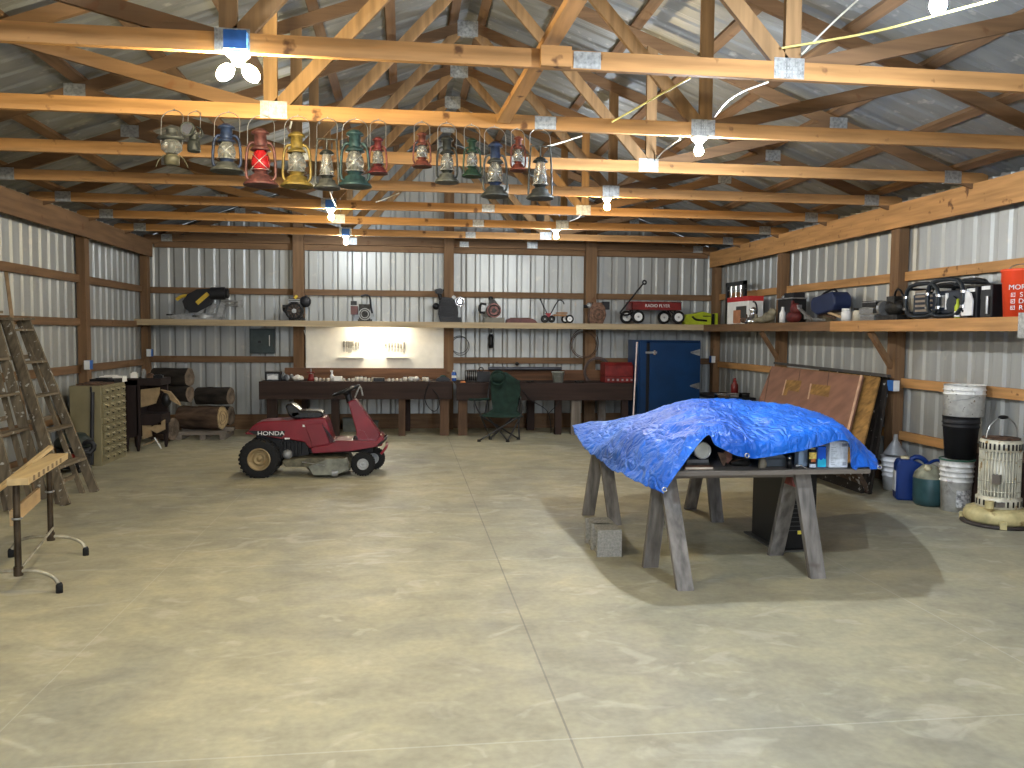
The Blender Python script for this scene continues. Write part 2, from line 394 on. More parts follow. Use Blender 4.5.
g = G(); g.bx(SH-.012, SH-.003, 5.85, 6.0, SZ-.17, SZ+.03, GALV); g.bx(SH-.012, 5.0, 5.85, 5.9, SZ+.0, SZ+.012, GALV)
one(g, 'steel_bracket', 'grey steel bracket clamped to the right shelf under the orange bucket', 'bracket', (SH, 5.9, SZ-.1))
BLG = lambda ax: wood('bench_leg_wood', (.13, .072, .04), ax, .5)
def bench(x0, x1, z, legs, label):
    t = thing('workbench', label, 'workbench', ((x0+x1)/2, 13, 0), 'dark workbenches along the back wall')
    G().bx(x0, x1, 12.55, 13.42, z-.03, z, DKB('x')).build('worktop', t)
    G().bx(x0, x1, 12.52, 12.56, z-.26, z+.004, DKB('x')).build('apron', t)
    for x, w, y, m in legs: G().bx(x, x+w, y, y+.09, 0, z-.03, m('z')).build('leg', t)
    G().bx(x0+.25, x1-.05, 13.38, 13.42, z, z+.17, wood('splash_board', (.15, .07, .033), 'x', .5)).build('back_board', t)
bench(-2.13, .70, .82, [(-2.03, .15, 12.58, DKB), (-1.6, .09, 13.2, DKB), (-1.1, .12, 12.6, DKB), (-.1, .1, 12.58, BLG), (.0, .08, 13.2, DKB), (.52, .14, 12.58, BLG)], 'dark brown workbench behind the red riding mower')
bench(.765, 3.5, .80, [(.80, .14, 12.58, BLG), (1.95, .12, 13.2, DKB), (2.3, .10, 12.6, DKB), (2.55, .15, 12.58, oldw), (3.1, .12, 13.1, oldw), (3.35, .10, 12.58, DKB)], 'dark brown workbench behind the green camp chair')
# white tool board with under-shelf light
A = at(306, 368, Y=13.44); B = at(445, 330, Y=13.44)
WB = mat('white_board', (.80, .76, .66), .5, var=.03)
t = thing('tool_board', 'cream white tool board glowing between two posts above the left workbench', 'board', ((A.x+B.x)/2, 13.44, 1.0))
G().bx(-1.56, .612, 13.43, 13.455, .99, SZ-.03, WB).build('panel', t)
for x0, x1 in ((338, 364), (386, 409)):
    a = at(x0, 358, Y=13.4); b2 = at(x1, 358, Y=13.4); G().bx(a.x, b2.x, 13.34, 13.43, a.z, a.z+.018, WB).build('ledge', t)
TOOLM = mat('dull_tool_steel', (.30, .27, .22), .5, .4)
for x, y0, y1 in ((344, 341, 352), (347, 341, 352), (349, 341, 353), (351, 341, 353), (353, 341, 350), (356, 342, 350), (358.5, 342, 349), (386, 343, 349), (389, 342, 352), (392, 342, 351), (395, 342, 352), (398, 343, 352), (401, 344, 352), (404, 342, 354)):
    a = at(x, y0, Y=13.41); b2 = at(x, y1, Y=13.41)
    g = G().rod(a, a*.45+b2*.55, .010, TOOLM, .012); g.rod(a*.45+b2*.55, b2, .006, STEEL)
    o = one(g, 'screwdriver', 'thin screwdriver hanging on the cream white tool board', 'tool', b2, 'screwdrivers on the tool board')
t = thing('under_shelf_light', 'short light strip under the back shelf above the white tool board', 'lamp', (-.43, 13.2, SZ-.03))
G().bx(-.75, -.1, 13.17, 13.23, SZ-.045, SZ-.02, WHITE).build('housing', t)
G().rod((-.72, 13.2, SZ-.062), (-.13, 13.2, SZ-.062), .014, bulbmat('strip_bulb', (1., .93, .76), 55)).build('tube', t)
# electrical
t = thing('breaker_panel', 'dark grey electrical breaker panel on the back wall under the shelf', 'electrical panel', (-2.24, 13.56, 1.2))
PG = mat('panel_grey', (.045, .06, .06), .5, .2)
G().bx(-2.43, -2.05, 13.50, 13.6, 1.21, 1.60, PG).build('housing', t, .004)
G().bx(-2.41, -2.07, 13.485, 13.5, 1.23, 1.58, PG).build('cover', t, .003)
g = G(); g.bx(-2.30, -2.25, 13.475, 13.486, 1.38, 1.41, BLACK); g.build('latch', t)
g = G(); g.bx(-2.13, -2.12, 13.478, 13.486, 1.33, 1.50, WHITE); g.build('index_strip', t)
def outlet(p, ax, label):
    t = thing('outlet_box', label, 'outlet', p, 'blue outlet boxes on the posts')
    x, y, z = p
    if ax == 'y':
        G().bx(x-.05, x+.05, y-.06, y, z-.055, z+.055, BLUEBOX).build('box', t); G().bx(x-.035, x+.05, y-.068, y-.06, z-.05, z+.05, WHITE).build('cover_plate', t)
    else:
        s = 1 if ax == '+' else -1
        G().bx(x, x+s*.06, y-.07, y+.05, z-.055, z+.055, BLUEBOX).build('box', t); G().bx(x, x+s*.065, y-.076, y-.07, z-.055, z+.055, WHITE).build('cover_plate', t)
outlet((-3.895, 10.80, 1.13), '+', 'blue outlet box on the left wall post beside the tall ladder')
outlet((-3.895, 13.28, 1.22), '+', 'blue outlet box in the left rear corner above the logs')
outlet((5.09, 13.28, 1.16), '-', 'blue outlet box in the right rear corner beside the blue cabinet')
outlet((5.09, 8.10, 1.05), '-', 'blue outlet box on the right wall post above the leaning panels')
# ---------------------------------------------------------------- things on the back shelf
YEL = mat('tool_yellow', (.62, .42, .05), .5)
def pf(x, y=320., Y=13.2): return frame(x, y, Y, SZ+.002)
def th(name, label, cat, M, group=None): return thing(name, label, cat, M.to_translation(), group)
M = pf(206)
t = th('miter_saw', 'black and yellow sliding miter saw at the left end of the back shelf', 'saw', M)
g = G(M); g.bx(-29, 14, -8, 8, 0, 2.2, CAST); g.prism([(-35, 4.5), (-12, 4.5), (-12, 1.5), (-33, 1.5)], -4, 4, CAST); g.bx(-37, -31, -4, 4, 3.8, 5.2, BLACK); g.disc((-2, 0, 3), 9, 3, CAST, 'z'); g.build('base_table', t)
g = G(M); g.bx(-26, 18, 4, 6, 2, 6.5, CAST); g.build('fence', t)
g = G(M); g.beam((12, 4, 3), (16, 4, 17), 4, 5, CAST); g.beam((4, 2, 6), (9, 2, 16), 3, 3, CAST); g.build('pivot_arm', t)
g = G(M); g.prism([(-14, 7), (-20, 11), (-22, 18), (-17, 25), (-8, 30), (4, 31), (9, 25), (5, 15), (-3, 10), (-8, 7)], -2, 3, BLKP); g.disc((-9, 0, 15), 9, 1.2, STEEL); g.build('blade_guard', t)
g = G(M); g.beam((-8, -2.6, 16), (3, -2.6, 26), .6, 4, YEL); g.build('label_strip', t)
g = G(M); g.rod((5, 0, 26), (19, 0, 26.5), 6.2, BLKP); g.rod((19, 0, 26.5), (22, 0, 26.5), 5, BLKP); g.build('motor', t)
g = G(M); g.tube([(-14, 0, 22), (-20, 0, 24), (-25, 0, 22), (-28, 0, 19.5)], 1.7, YEL); g.build('handle', t)
g = G(M); g.rod((14, 3, 19), (34, 3, 18), 1.1, STEEL); g.rod((14, 3, 15), (34, 3, 14), 1.1, STEEL); g.bx(31, 35, 1, 5, 13, 20, CAST); g.build('slide_rails', t)
M = pf(295)
t = th('small_engine', 'dark pull-start engine with round flywheel cover on the back shelf above the breaker panel', 'engine', M)
DG = mat('greasy_metal', (.03, .028, .025), .5, .5, var=.4, scale=30)
g = G(M); g.disc((0, -3, 9.5), 9, 5, DG); g.torus((0, -5.6, 9.5), 7.5, .8, BLACK); g.disc((0, -6, 9.5), 2.2, 1.5, STEEL)
for k in range(10): a = 2*PI*k/10; g.beam((2.4*math.cos(a), -5.7, 9.5+2.4*math.sin(a)), (6.8*math.cos(a), -5.7, 9.5+6.8*math.sin(a)), .7, .5, RUST)
g.build('flywheel_cover', t)
g = G(M); g.bx(-6, 9, -2, 8, 0, 3, DG); g.bx(-6, 7, -1, 7, 3, 22, DG)
for k in range(5): g.bx(-7, 5, -2, 8, 14+k*1.6, 14.8+k*1.6, CAST)
g.build('block', t)
g = G(M); g.ell((10, 1, 19), (6, 4, 5.8), BLKP); g.build('fuel_tank', t)
g = G(M); g.rod((-6, 0, 13), (-12, 0, 13), 2.6, DG); g.rod((-6, 0, 13), (-11, 0, 9), 2.2, BLACK); g.rod((0, 0, 22), (2, 0, 25), 1.6, YEL); g.build('carburetor', t)
M = pf(361)
t = th('gas_blower_engine', 'small engine with arched carry handle on the back shelf above the tool board', 'engine', M)
g = G(M); g.bx(-2, 9, -3, 4, 2, 17, DG); g.bx(-3, 11, -3.5, 5, 0, 2, BLACK); g.build('block', t)
g = G(M); g.disc((4, -4, 7), 6, 3, CAST); g.disc((4, -6, 7), 3.2, 1.5, DG); g.torus((4, -5.7, 7), 4.6, .5, BLACK); g.build('recoil_cover', t)
g = G(M); g.bx(-10, -3, -3, 3, 6.5, 15, mat('dull_maroon', (.10, .04, .035), .5)); g.bx(-10, -4, -2, 2, 16, 20, BLACK); g.build('muffler', t)
g = G(M); g.tube([(0, 0, 25), (6, 0, 26.5), (9, 0, 24), (9.5, 0, 16), (11, 0, 8)], 1., BLACK); g.build('carry_handle', t)
M = pf(449)
t = th('small_engine', 'tall black engine with a chrome air cleaner in front of the centre post', 'engine', M)
BE = mat('black_engine', (.005, .005, .006), .4, .3, bump=.4, scale=30)
g = G(M); g.prism([(-9, 0), (8, 0), (9, 9), (8, 19), (3, 24), (-6, 25), (-10, 20), (-11, 8)], -5, 5, BE)
for k in range(7): g.bx(-10, 6, -6, 5.5, 6+k*2.3, 7+k*2.3, BE)
g.bx(-9, 12, -6, 6, 0, 2, BE); g.bx(8, 12, -3, 3, 0, 5, BE); g.build('block', t, .003)
g = G(M); g.disc((10.5, -2, 20.5), 5, 5, BE); g.torus((10.5, -4.7, 20.5), 4.2, .8, CHROME); g.disc((10.5, -4.6, 20.5), 2.2, 1, CHROME); g.disc((4.5, -3, 24.5), 2, 3, CAST); g.build('air_cleaner', t)
g = G(M); g.rod((-8, 0, 22), (-10, 0, 29), 2, BE); g.prism([(-15, 32), (-13, 28), (-7, 28), (-5, 32), (-9, 33.5)], -3, 3, BE); g.build('fuel_cap_neck', t)
g = G(M); g.ell((-13, -1, 15.5), (3.5, 3, 3.5), BE); g.build('carburetor', t)
M = pf(491, 321)
t = th('small_engine', 'reddish round engine standing on a small grey block right of the black engine', 'engine', M)
g = G(M); g.bx(-7, 13, -5, 5, 0, 5, mat('grey_block', (.16, .15, .12), .7)); g.build('mounting_block', t)
RM = mat('faded_red_metal', (.17, .07, .06), .5, .3, var=.4, scale=30)
g = G(M); g.disc((2.5, -1, 12), 7.2, 8, RM); g.torus((2.5, -5.4, 12), 5.2, .7, DG); g.disc((2.5, -5.3, 12), 2.3, 1.5, DG); g.prism([(-1, 18), (-2, 23), (3, 23), (8, 17)], -2, 3, DG); g.build('flywheel_cover', t)
g = G(M); g.tube([(-5, 0, 18), (-11, 0, 19), (-12, 0, 10), (-6, 0, 10)], 1.3, BLACK); g.bx(-10, -6, -2, 2, 11, 17, CAST); g.build('muffler', t)
g = G(M); g.ell((-.5, 0, 24.2), (2.4, 2.4, 2), BLACK); g.build('fuel_cap', t)
M = pf(521, 322)
g = G(M); g.prism([(-15, 0), (16, 0), (14, 2.4), (11, 4.2), (-12, 4.4), (-15, 3)], -6, 6, mat('dark_oxblood', (.10, .03, .025), .5)); g.rod((-11, 0, 4.4), (10, 0, 4.4), .8, RUST)
one(g, 'tool_case', 'flat dark red case lying on the back shelf', 'case', M.to_translation())
M = pf(556, 323)
t = th('toy_tricycle', 'small red and wooden toy tricycle with white-rimmed wheels on the back shelf', 'toy', M)
TOYW = mat('toy_wood', (.28, .14, .055), .5)
def wheel(g, c, r, w, rim, rr=.6, ax='y', tm=RUB):
    g.torus(c, r*.82, r*.18, tm, ax, 26); g.disc(c, r*.8, w, tm, ax); g.disc(c, r*rr, w*1.5, rim, ax); g.disc(c, r*.16, w*1.9, STEEL, ax)
for c, r in (((-12, -3, 4), 4), ((-5, -3, 4), 3.6), ((13, -4, 4.3), 4.2), ((10, 3, 4.3), 4.2)):
    g = G(M); wheel(g, c, r, 1.3, WHITE if r > 4 else DG, .6); g.build('wheel', t)
g = G(M); g.bx(-3, 10, -3, 3, 7, 9, TOYW); g.bx(0, 11, -3, 3, 9.5, 11, TOYW); g.build('seat', t)
g = G(M); g.tube([(-16, 0, 23), (-9, 0, 9), (-8, 0, 6)], .6, BLACK, smooth=0); g.tube([(-8, 0, 6), (-5, 0, 10), (0, 0, 20), (3, 0, 23.5), (7, 0, 22), (8, 0, 19)], .6, BLACK); g.ell((-16, 0, 23.5), 1, BLACK); g.build('handlebar', t)
g = G(M); g.prism([(-11, 10), (-5, 10), (-7, 6), (-9, 6)], -1.5, 1.5, RED); g.rod((-8, 0, 6), (-3, 0, 7.5), .8, RED); g.build('fork', t)
M = pf(597, 323)
t = th('small_engine', 'light brown rusty engine with a black air filter before the right back post', 'engine', M)
BR = mat('brown_engine', (.17, .09, .055), .6, .2, var=.3, scale=25)
g = G(M); g.prism([(-8, 0), (5, 0), (8, 8), (7, 16), (3, 21), (-5, 21), (-8, 15), (-9, 7)], -5, 5, BR); g.disc((0, -5.5, 9), 7.5, 3, BR); g.torus((0, -7, 9), 5, .6, RUST); g.disc((0, -7, 9), 1.6, 1.5, RUST); g.build('block', t, .003)
g = G(M); g.bx(5, 12, -3, 3, 14, 22, BLKP); g.build('air_filter', t, .004)
g = G(M); g.ell((-8, 0, 18), (3.2, 3, 3), CAST); g.rod((-8, 0, 17), (-14, 0, 17), 1.8, BLACK); g.build('carburetor', t)
RED = mat('wagon_red', (.17, .016, .014), .4, var=.2); M = pf(650, 323.5)
t = th('toy_wagon', 'red metal pull wagon with white-hubbed wheels on the back shelf above the blue cabinet', 'wagon', M)
g = G(M); z0, z1 = 14, 21.5
g.bx(-20, 28, -10, 10, z0, z0+1, RED)
g.bx(-22, 28.5, -11, -10.2, z0, z1, RED); g.bx(-22, 28.5, 10.2, 11, z0, z1, RED); g.bx(-22, -21.2, -11, 11, z0, z1, RED); g.bx(27.8, 28.5, -11, 11, z0, z1, RED); g.tube([(-22, -11, z1), (28.5, -11, z1), (28.5, 11, z1), (-22, 11, z1)], .6, RED, closed=True, smooth=0); g.build('tray', t)
g = G(M); g.text('RADIO FLYER', 4.2, .08, Matrix.Translation((4, -11.1, z0+3.9)) @ Matrix.Rotation(PI/2, 4, 'X'), WHITE); g.build('lettering', t, label='white lettering on the wagon side')
for c in ((-15, -9, 7), (-22, 9, 7), (26, -9, 7), (17, 9, 7)):
    g = G(M); wheel(g, c, 6.6, 2, WHITE, .62); g.build('wheel', t)
g = G(M)
for x in (-17, 22): g.rod((x, -9, 7), (x, 9, 7), .7, BLACK); g.tube([(x-4, 0, 14), (x, 0, 7), (x+4, 0, 14)], .9, BLACK, smooth=0); g.rod((x-4, -6, 14), (x+2, -8, 7), .7, BLACK)
g.build('undercarriage', t)
g = G(M); g.rod((-31, 0, 11), (-8, 0, 40), .8, BLACK); g.tube([(-17, 0, 12), (-25, 0, 8), (-31, 0, 11)], 1, BLACK); g.torus((-6.5, 0, 41.5), 1.8, .8, BLACK); g.build('pull_handle', t)
M = pf(697, 324)
LIME = mat('lime_plastic', (.36, .42, .02), .5)
t = th('chainsaw', 'lime green cordless tool lying on the corner of the shelf beside the wagon', 'power tool', M)
g = G(M); g.prism([(-14, 0), (13, 0), (13, 11), (4, 13), (-4, 11), (-13, 10), (-15, 4)], -5, 5, LIME); g.build('housing', t, .006)
g = G(M); g.tube([(-7, -5.6, 8), (-4, -5.6, 5), (2, -5.6, 4.4), (8, -5.6, 4)], 1.1, BLACK); g.bx(4, 12, -5.6, -5, 8, 9, BLACK); g.build('grip', t)
g = G(M); g.bx(15, 16.5, -4, 4, 0, 11, BLACK); g.bx(17.5, 20, -4, 4, 0, 11.5, LIME); g.build('battery_pack', t)
# ---------------------------------------------------------------- things on the right shelf
def rs(y, x=None, z=None): return Vector((SH+.17 if x is None else x, y, SZ+.002 if z is None else z))
CARD = mat('white_carton', (.78, .76, .70), .6, var=.04)
p = rs(12.3); t = thing('wire_rack', 'tall black framed rack standing in the corner of the right shelf', 'rack', p)
FRM = lambda g, y0, y1, z0, z1, x, r: g.tube([(x, y0, z0), (x, y0, z1), (x, y1, z1), (x, y1, z0)], r, BLACK, closed=True, smooth=0)
g = G(); a = at(726, 322, X=p.x); b2 = at(745, 322, X=p.x); zt = at(735, 282, X=p.x).z
g.bx(p.x-.02, p.x+.02, b2.y, b2.y+.07, SZ, zt, BLACK); g.bx(p.x-.02, p.x+.02, a.y-.07, a.y, SZ, zt, BLACK); g.bx(p.x-.02, p.x+.02, b2.y, a.y, zt-.06, zt, BLACK); g.bx(p.x-.02, p.x+.02, b2.y, a.y, SZ, SZ+.04, BLACK); g.build('frame', t)
g = G()
for k in range(1, 4): y = b2.y+(a.y-b2.y)*k/4; g.rod((p.x, y, SZ+.04), (p.x, y, zt-.06), .012, CHROME)
g.rod((p.x, b2.y, zt-.12), (p.x, a.y, zt-.12), .008, STEEL); g.build('chrome_bars', t)
p = rs(11.75, SH+.1); a = at(727, 322, X=SH+.03); b2 = at(748, 322, X=SH+.03)
t = thing('heater_carton', 'white carton with a red top edge before the black rack', 'box', (SH+.12, (a.y+b2.y)/2, SZ))
zt = at(737, 297, X=SH+.03).z; RC = mat('red_print', (.45, .03, .03), .5, var=.05)
G().bx(SH+.03, SH+.25, b2.y, a.y, SZ, zt-.07, CARD).build('carton', t)
g = G(); g.bx(SH+.026, SH+.254, b2.y-.004, a.y+.004, zt-.07, zt, RC); g.build('red_band', t)
g = G(); g.bx(SH+.02, SH+.027, b2.y+.06, b2.y+.42, SZ+.08, zt-.14, mat('dark_picture', (.05, .05, .045), .5)); g.bx(SH+.012, SH+.022, b2.y+.25, b2.y+.5, SZ+.01, SZ+.2, mat('orange_picture', (.42, .18, .09), .6)); g.build('product_picture', t)
def lab(name, label, cat, p, g, group=None): return one(g, name, label, cat, p, group)
p = rs(10.95+.35, SH+.1); t = thing('lantern_kettle', 'small chrome and black camping lamp on the right shelf beside the white carton', 'lamp', p)
T = Matrix.Translation(p)
G(T).lathe([(0, 0), (.12, 0), (.10, .05), (.09, .08), (.05, .10), (.05, .17), (.07, .2), (.0, .24)], CHROME).build('body', t)
G(T).torus((0, 0, .19), .12, .012, BLACK, 'x').build('handle', t)
p = rs(12., SH+.05); g = G(Matrix.Translation(rs(11.35, SH+.06))); g.ell((0, .12, .05), (.06, .14, .05), RUST); g.ell((0, .03, .1), (.04, .08, .06), RUST); g.rod((0, .1, .08), (0, .2, .17), .03, RUST)
lab('rusty_tool', 'rusty brown tool head in front of the white carton', 'tool', rs(11.45, SH+.06), g)
p = rs(10.85, SH+.12); g = G(Matrix.Translation(p)); CL = mat('canvas_gloves', (.25, .22, .15), .9, var=.25, bump=.4)
g.ell((0, .15, .05), (.08, .2, .05), CL); g.ell((0, -.02, .09), (.07, .15, .07), CL); g.ell((0, -.12, .14), (.05, .1, .06), CL)
for k in range(4): g.rod((-.03, .25+.02*k, .04+.02*k), (-.05, .38-.03*k, .03+.03*k), .022, CL, .016)
lab('work_gloves', 'crumpled pale canvas work gloves on the right shelf', 'gloves', p, g)
p = rs(10.2, SH+.14); t = thing('tool_charger', 'black boxy tool charger with a tray of parts on top, near the second right post', 'box', p)
G(Matrix.Translation(p)).bx(-.10, .10, -.2, .2, 0, .3, BLACK).build('body', t, .01)
g = G(Matrix.Translation(p)); g.bx(-.11, .11, -.22, .22, .3, .315, STEEL); g.bx(-.05, .1, -.15, .12, .315, .38, BLKP); g.ell((-.02, .16, .335), (.04, .06, .03), STEEL); g.build('parts_tray', t)
p = rs(9.95, SH+.05); t = thing('pipe_fitting', 'dark red bundle with a white bottle on the right shelf before the black charger', 'tool', p)
MAR = mat('maroon_plastic', (.12, .015, .013), .6, var=.3, bump=.3)
g = G(Matrix.Translation(p)); g.ell((0, 0, .07), (.07, .16, .08), MAR); g.ell((0, -.05, .16), (.06, .1, .08), MAR); g.rod((0, .02, .15), (.0, .04, .27), .04, MAR, .02); g.build('bundle', t)
g = G(Matrix.Translation(p)); g.lathe([(0, 0), (.04, 0), (.04, .12), (.02, .16), (.02, .2), (0, .2)], WHITE, 14, Matrix.Translation((-.03, .25, 0))); g.build('white_bottle', t)
a = at(819, 300, X=SH+.16); b2 = at(843, 300, X=SH+.16)
p = Vector((SH+.16, (a.y+b2.y)/2, SZ+.2)); t = thing('power_tool_case', 'dark blue rounded tool case tilted on top of hand tools on the right shelf', 'case', p)
NAVY = mat('navy_plastic', (.015, .025, .07), .4)
g = G(Matrix.Translation(p) @ Matrix.Rotation(-.12, 4, 'X')); h2 = (a.y-b2.y)/2
g.prism([(-h2, -.04), (-h2*.8, -.10), (h2*.5, -.10), (h2, -.03), (h2, .08), (h2*.8, .12), (-h2*.8, .12), (-h2, .06)], -.11, .11, NAVY, 'x'); g.build('shell', t, .02)
g = G(Matrix.Translation(p) @ Matrix.Rotation(-.2, 4, 'X')); g.tube([(0, .22, .1), (0, .2, .17), (0, -.1, .17), (0, -.16, .12)], .014, BLACK); g.build('handle', t)
WD = mat('tool_handle_wood', (.5, .36, .2), .6)
for i, (y, dy, z, dz, m, nm, lb) in enumerate(((9.65, .35, .02, .16, STEEL, 'wrench', 'steel wrench leaning against the blue tool case'), (9.45, .42, .02, .03, STEEL, 'pry_bar', 'flat steel bar lying under the blue tool case'), (9.0, .5, .02, .1, WD, 'hammer', 'hammer with a pale wooden handle pointing over the shelf edge'), (9.25, .3, .04, .05, RUST, 'pipe_wrench', 'rusty pipe wrench under the blue tool case'), (9.1, .28, .1, -.02, TOOLM, 'tin_snips', 'dull metal snips beneath the blue tool case'))):
    q = rs(y, SH+.05+.03*i); g = G(Matrix.Translation(q)); g.beam((0, -dy/2, z), (0, dy/2, z+dz), .03, .025, m); g.box((0, dy/2, z+dz+.01), (.05, .07, .05), STEEL if m is WD else m)
    lab(nm, lb, 'tool', q, g)
for y, r, m, nm, lb in ((8.78, .055, WHITE, 'jar', 'white plastic jar on the right shelf'), (8.53, .06, mat('cream_jar', (.48, .44, .34), .5), 'jar', 'cream jar with a dark lid next to the silver tins')):
    q = rs(y, SH+.1); t = thing(nm, lb, 'jar', q); G(Matrix.Translation(q)).lathe([(0, 0), (r, 0), (r, .1), (r*.8, .115), (0, .115)], m).build('jar_body', t)
    G(Matrix.Translation(q)).lathe([(0, .115), (r*.9, .115), (r*.9, .14), (0, .14)], WHITE if m is WHITE else BLACK).build('lid', t)
for k, (dy, z) in enumerate(((0, 0), (.02, .07), (-.03, .14))):
    q = rs(8.26+dy, SH+.1, SZ+z+.003); g = G(Matrix.Translation(q)); g.bx(-.06, .07, -.13, .13, 0, .062, CHROME if k < 2 else DG); g.bx(-.065, .075, -.135, .135, .045, .055, STEEL)
    lab('metal_tin', ('bottom', 'middle', 'top')[k]+' tin of the silver stack on the right shelf', 'tin', q, g, 'stacked silver tins')
q = rs(7.93, SH+.15); t = thing('bench_grinder', 'dark greasy machine with a hose before the third right post', 'machine', q)
g = G(Matrix.Translation(q)); g.bx(-.1, .1, -.2, .2, 0, .05, DG); g.ell((0, 0, .13), (.08, .14, .09), DG); g.disc((-.03, .14, .12), .08, .05, STEEL, 'y'); g.bx(-.06, .06, -.08, .06, .16, .24, DG); g.build('motor', t)
g = G(Matrix.Translation(q)); g.tube([(-.02, .0, .2), (-.04, -.08, .32), (-.04, -.18, .28), (-.04, -.24, .1), (-.04, -.3, .02)], .012, BLACK); g.build('hose', t)
# roll-cage work light / radio pair
GT = mat('cage_tube', (.018, .022, .026), .4, .3); GB = mat('radio_body', (.015, .02, .03), .5)
def cage(yc, w, h, label, rich):
    q = rs(yc, SH+.17); t = thing('jobsite_radio', label, 'radio', q, 'caged jobsite radios'); M = Matrix.Translation(q)
    for x in (-.13, .12):
        g = G(M); pts = [(x, -w, .1), (x, -w, h-.07), (x, -w+.09, h), (x, w-.09, h), (x, w, h-.07), (x, w, .1), (x, w-.09, .02), (x, -w+.09, .02)]
        g.tube(pts, .02, GT, 8, True, 1); 
        for y, z in ((-w, .1), (w, .1), (-w, h-.12), (w, h-.12)): g.rod((x, y, z-.012), (x, y, z+.012), .024, CHROME)
        g.build('cage_frame', t)
    g = G(M)
    for y, z in ((-w, .06), (w, .06), (-w+.03, h-.04), (w-.03, h-.04)): g.rod((-.13, y, z), (.12, y, z), .012, GT)
    g.build('cross_bars', t)
    g = G(M); g.bx(-.10, .10, -w*.72, w*.72, .04, h*.72, GB); g.build('body', t, .015)
    g = G(M)
    if rich: g.disc((-.105, -w*.3, h*.36), .075, .02, GT, 'x'); g.bx(-.112, -.1, w*.12, w*.5, .1, h*.6, STEEL); g.bx(-.115, -.1, -w*.05, w*.05, .08, h*.65, WHITE)
    else:
        for k in range(5): g.bx(-.112, -.1, -w*.5, w*.5, .07+k*.045, .09+k*.045, mat('vent_brown', (.25, .2, .15), .6))
    g.build('front_panel', t)
    return t
cage(7.33, .25, .33, 'left caged jobsite radio with slatted front on the right shelf', False)
cage(6.99, .25, .35, 'right caged jobsite radio with a round dial, hung with a white tag', True)
for (y, h, nm, lb, m) in ((6.69, .27, 'sprayer_pack', 'black tall tool pack left of the orange bucket, white tag in front', BLKP), (6.50, .28, 'torch_pack', 'black tall package touching the orange bucket', BLACK)):
    q = rs(y, SH+.14); t = thing(nm, lb, 'package', q); M = Matrix.Translation(q)
    G(M).bx(-.06, .06, -.072, .072, 0, h, m).build('pack', t, .008)
    g = G(M); g.bx(-.066, -.06, -.05, .05, h-.045, h-.015, WHITE); g.rod((-.07, -.03, .03), (-.07, -.03, h-.1), .012, STEEL); g.build('printed_strip', t)
q = rs(6.70, SH+.05); g = G(Matrix.Translation(q)); g.prism([(-.075, .02), (.06, .02), (.075, .14), (.05, .21), (0, .235), (-.05, .21), (-.08, .14)], -.006, .006, WHITE, 'x'); g.bx(-.01, .04, -.03, .03, 0, .02, BLACK)
lab('paper_tag', 'white rounded tag standing before the black packs beside the orange bucket', 'tag', q, g)
q = rs(6.82, SH+.05); g = G(Matrix.Translation(q)); g.lathe([(0, 0), (.025, 0), (.025, .1), (.012, .13), (.012, .17), (0, .17)], LIME, 12); g.lathe([(.0255, .01), (.0255, .06)], WHITE, 12)
lab('small_bottle', 'small white and lime bottle on the right shelf edge', 'bottle', q, g)
# orange bucket with its lettering
q = rs(6.22, SH+.19); t = thing('bucket', 'orange plastic bucket with white MORE lettering at the end of the right shelf', 'bucket', q)
OR = mat('orange_plastic', (.72, .065, .02), .4, var=.04); M = Matrix.Translation(q)
G(M).lathe([(0, 0), (.13, 0), (.148, .28), (.155, .285), (.155, .36), (.162, .365), (.162, .385), (.15, .385), (.145, .36), (.125, .01), (0, .01)], OR, 32).build('pail', t)
g = G(M); ang = math.atan2(-q.y, -q.x)-.16
def onb(r, z, da=0.):
    a = ang+da; return Matrix.Translation((r*math.cos(a), r*math.sin(a), z)) @ Matrix.Rotation(a+PI/2, 4, 'Z') @ Matrix.Rotation(PI/2, 4, 'X')
g.text('MORE', .055, .004, onb(.148, .235), WHITE)
for i, s in enumerate(('S', 'D', 'R')):
    z = .175-i*.052; T = onb(.147, z, -.27)
    g.add([(-.016, -.016, 0), (.016, -.016, 0), (.016, .016, 0), (-.016, .016, 0), (-.012, -.012, 0), (.012, -.012, 0), (.012, .012, 0), (-.012, .012, 0)], [(0, 1, 5, 4), (1, 2, 6, 5), (2, 3, 7, 6), (3, 0, 4, 7)], WHITE, False, T @ Matrix.Translation((0, 0, .004)))
    for a, b2 in (((-.009, .004), (-.002, -.008)), ((-.002, -.008), (.016, .02))): g.add([(a[0], a[1], .006), (b2[0], b2[1], .006), (b2[0]+.004, b2[1]+.003, .006), (a[0]+.004, a[1]+.003, .006)], [(0, 1, 2, 3)], WHITE, False, T)
    g.text(s, .052, .004, onb(.147, z, .12), WHITE)
g.build('lettering', t, label='white printed lettering and check boxes')
q2 = rs(6.22, SH+.19); g = G(M); g.tube([(.15, 0, .37), (.1, -.02, .42), (0, -.02, .43), (-.1, -.02, .42), (-.15, 0, .37)], .004, STEEL); g.build('wire_handle', t)
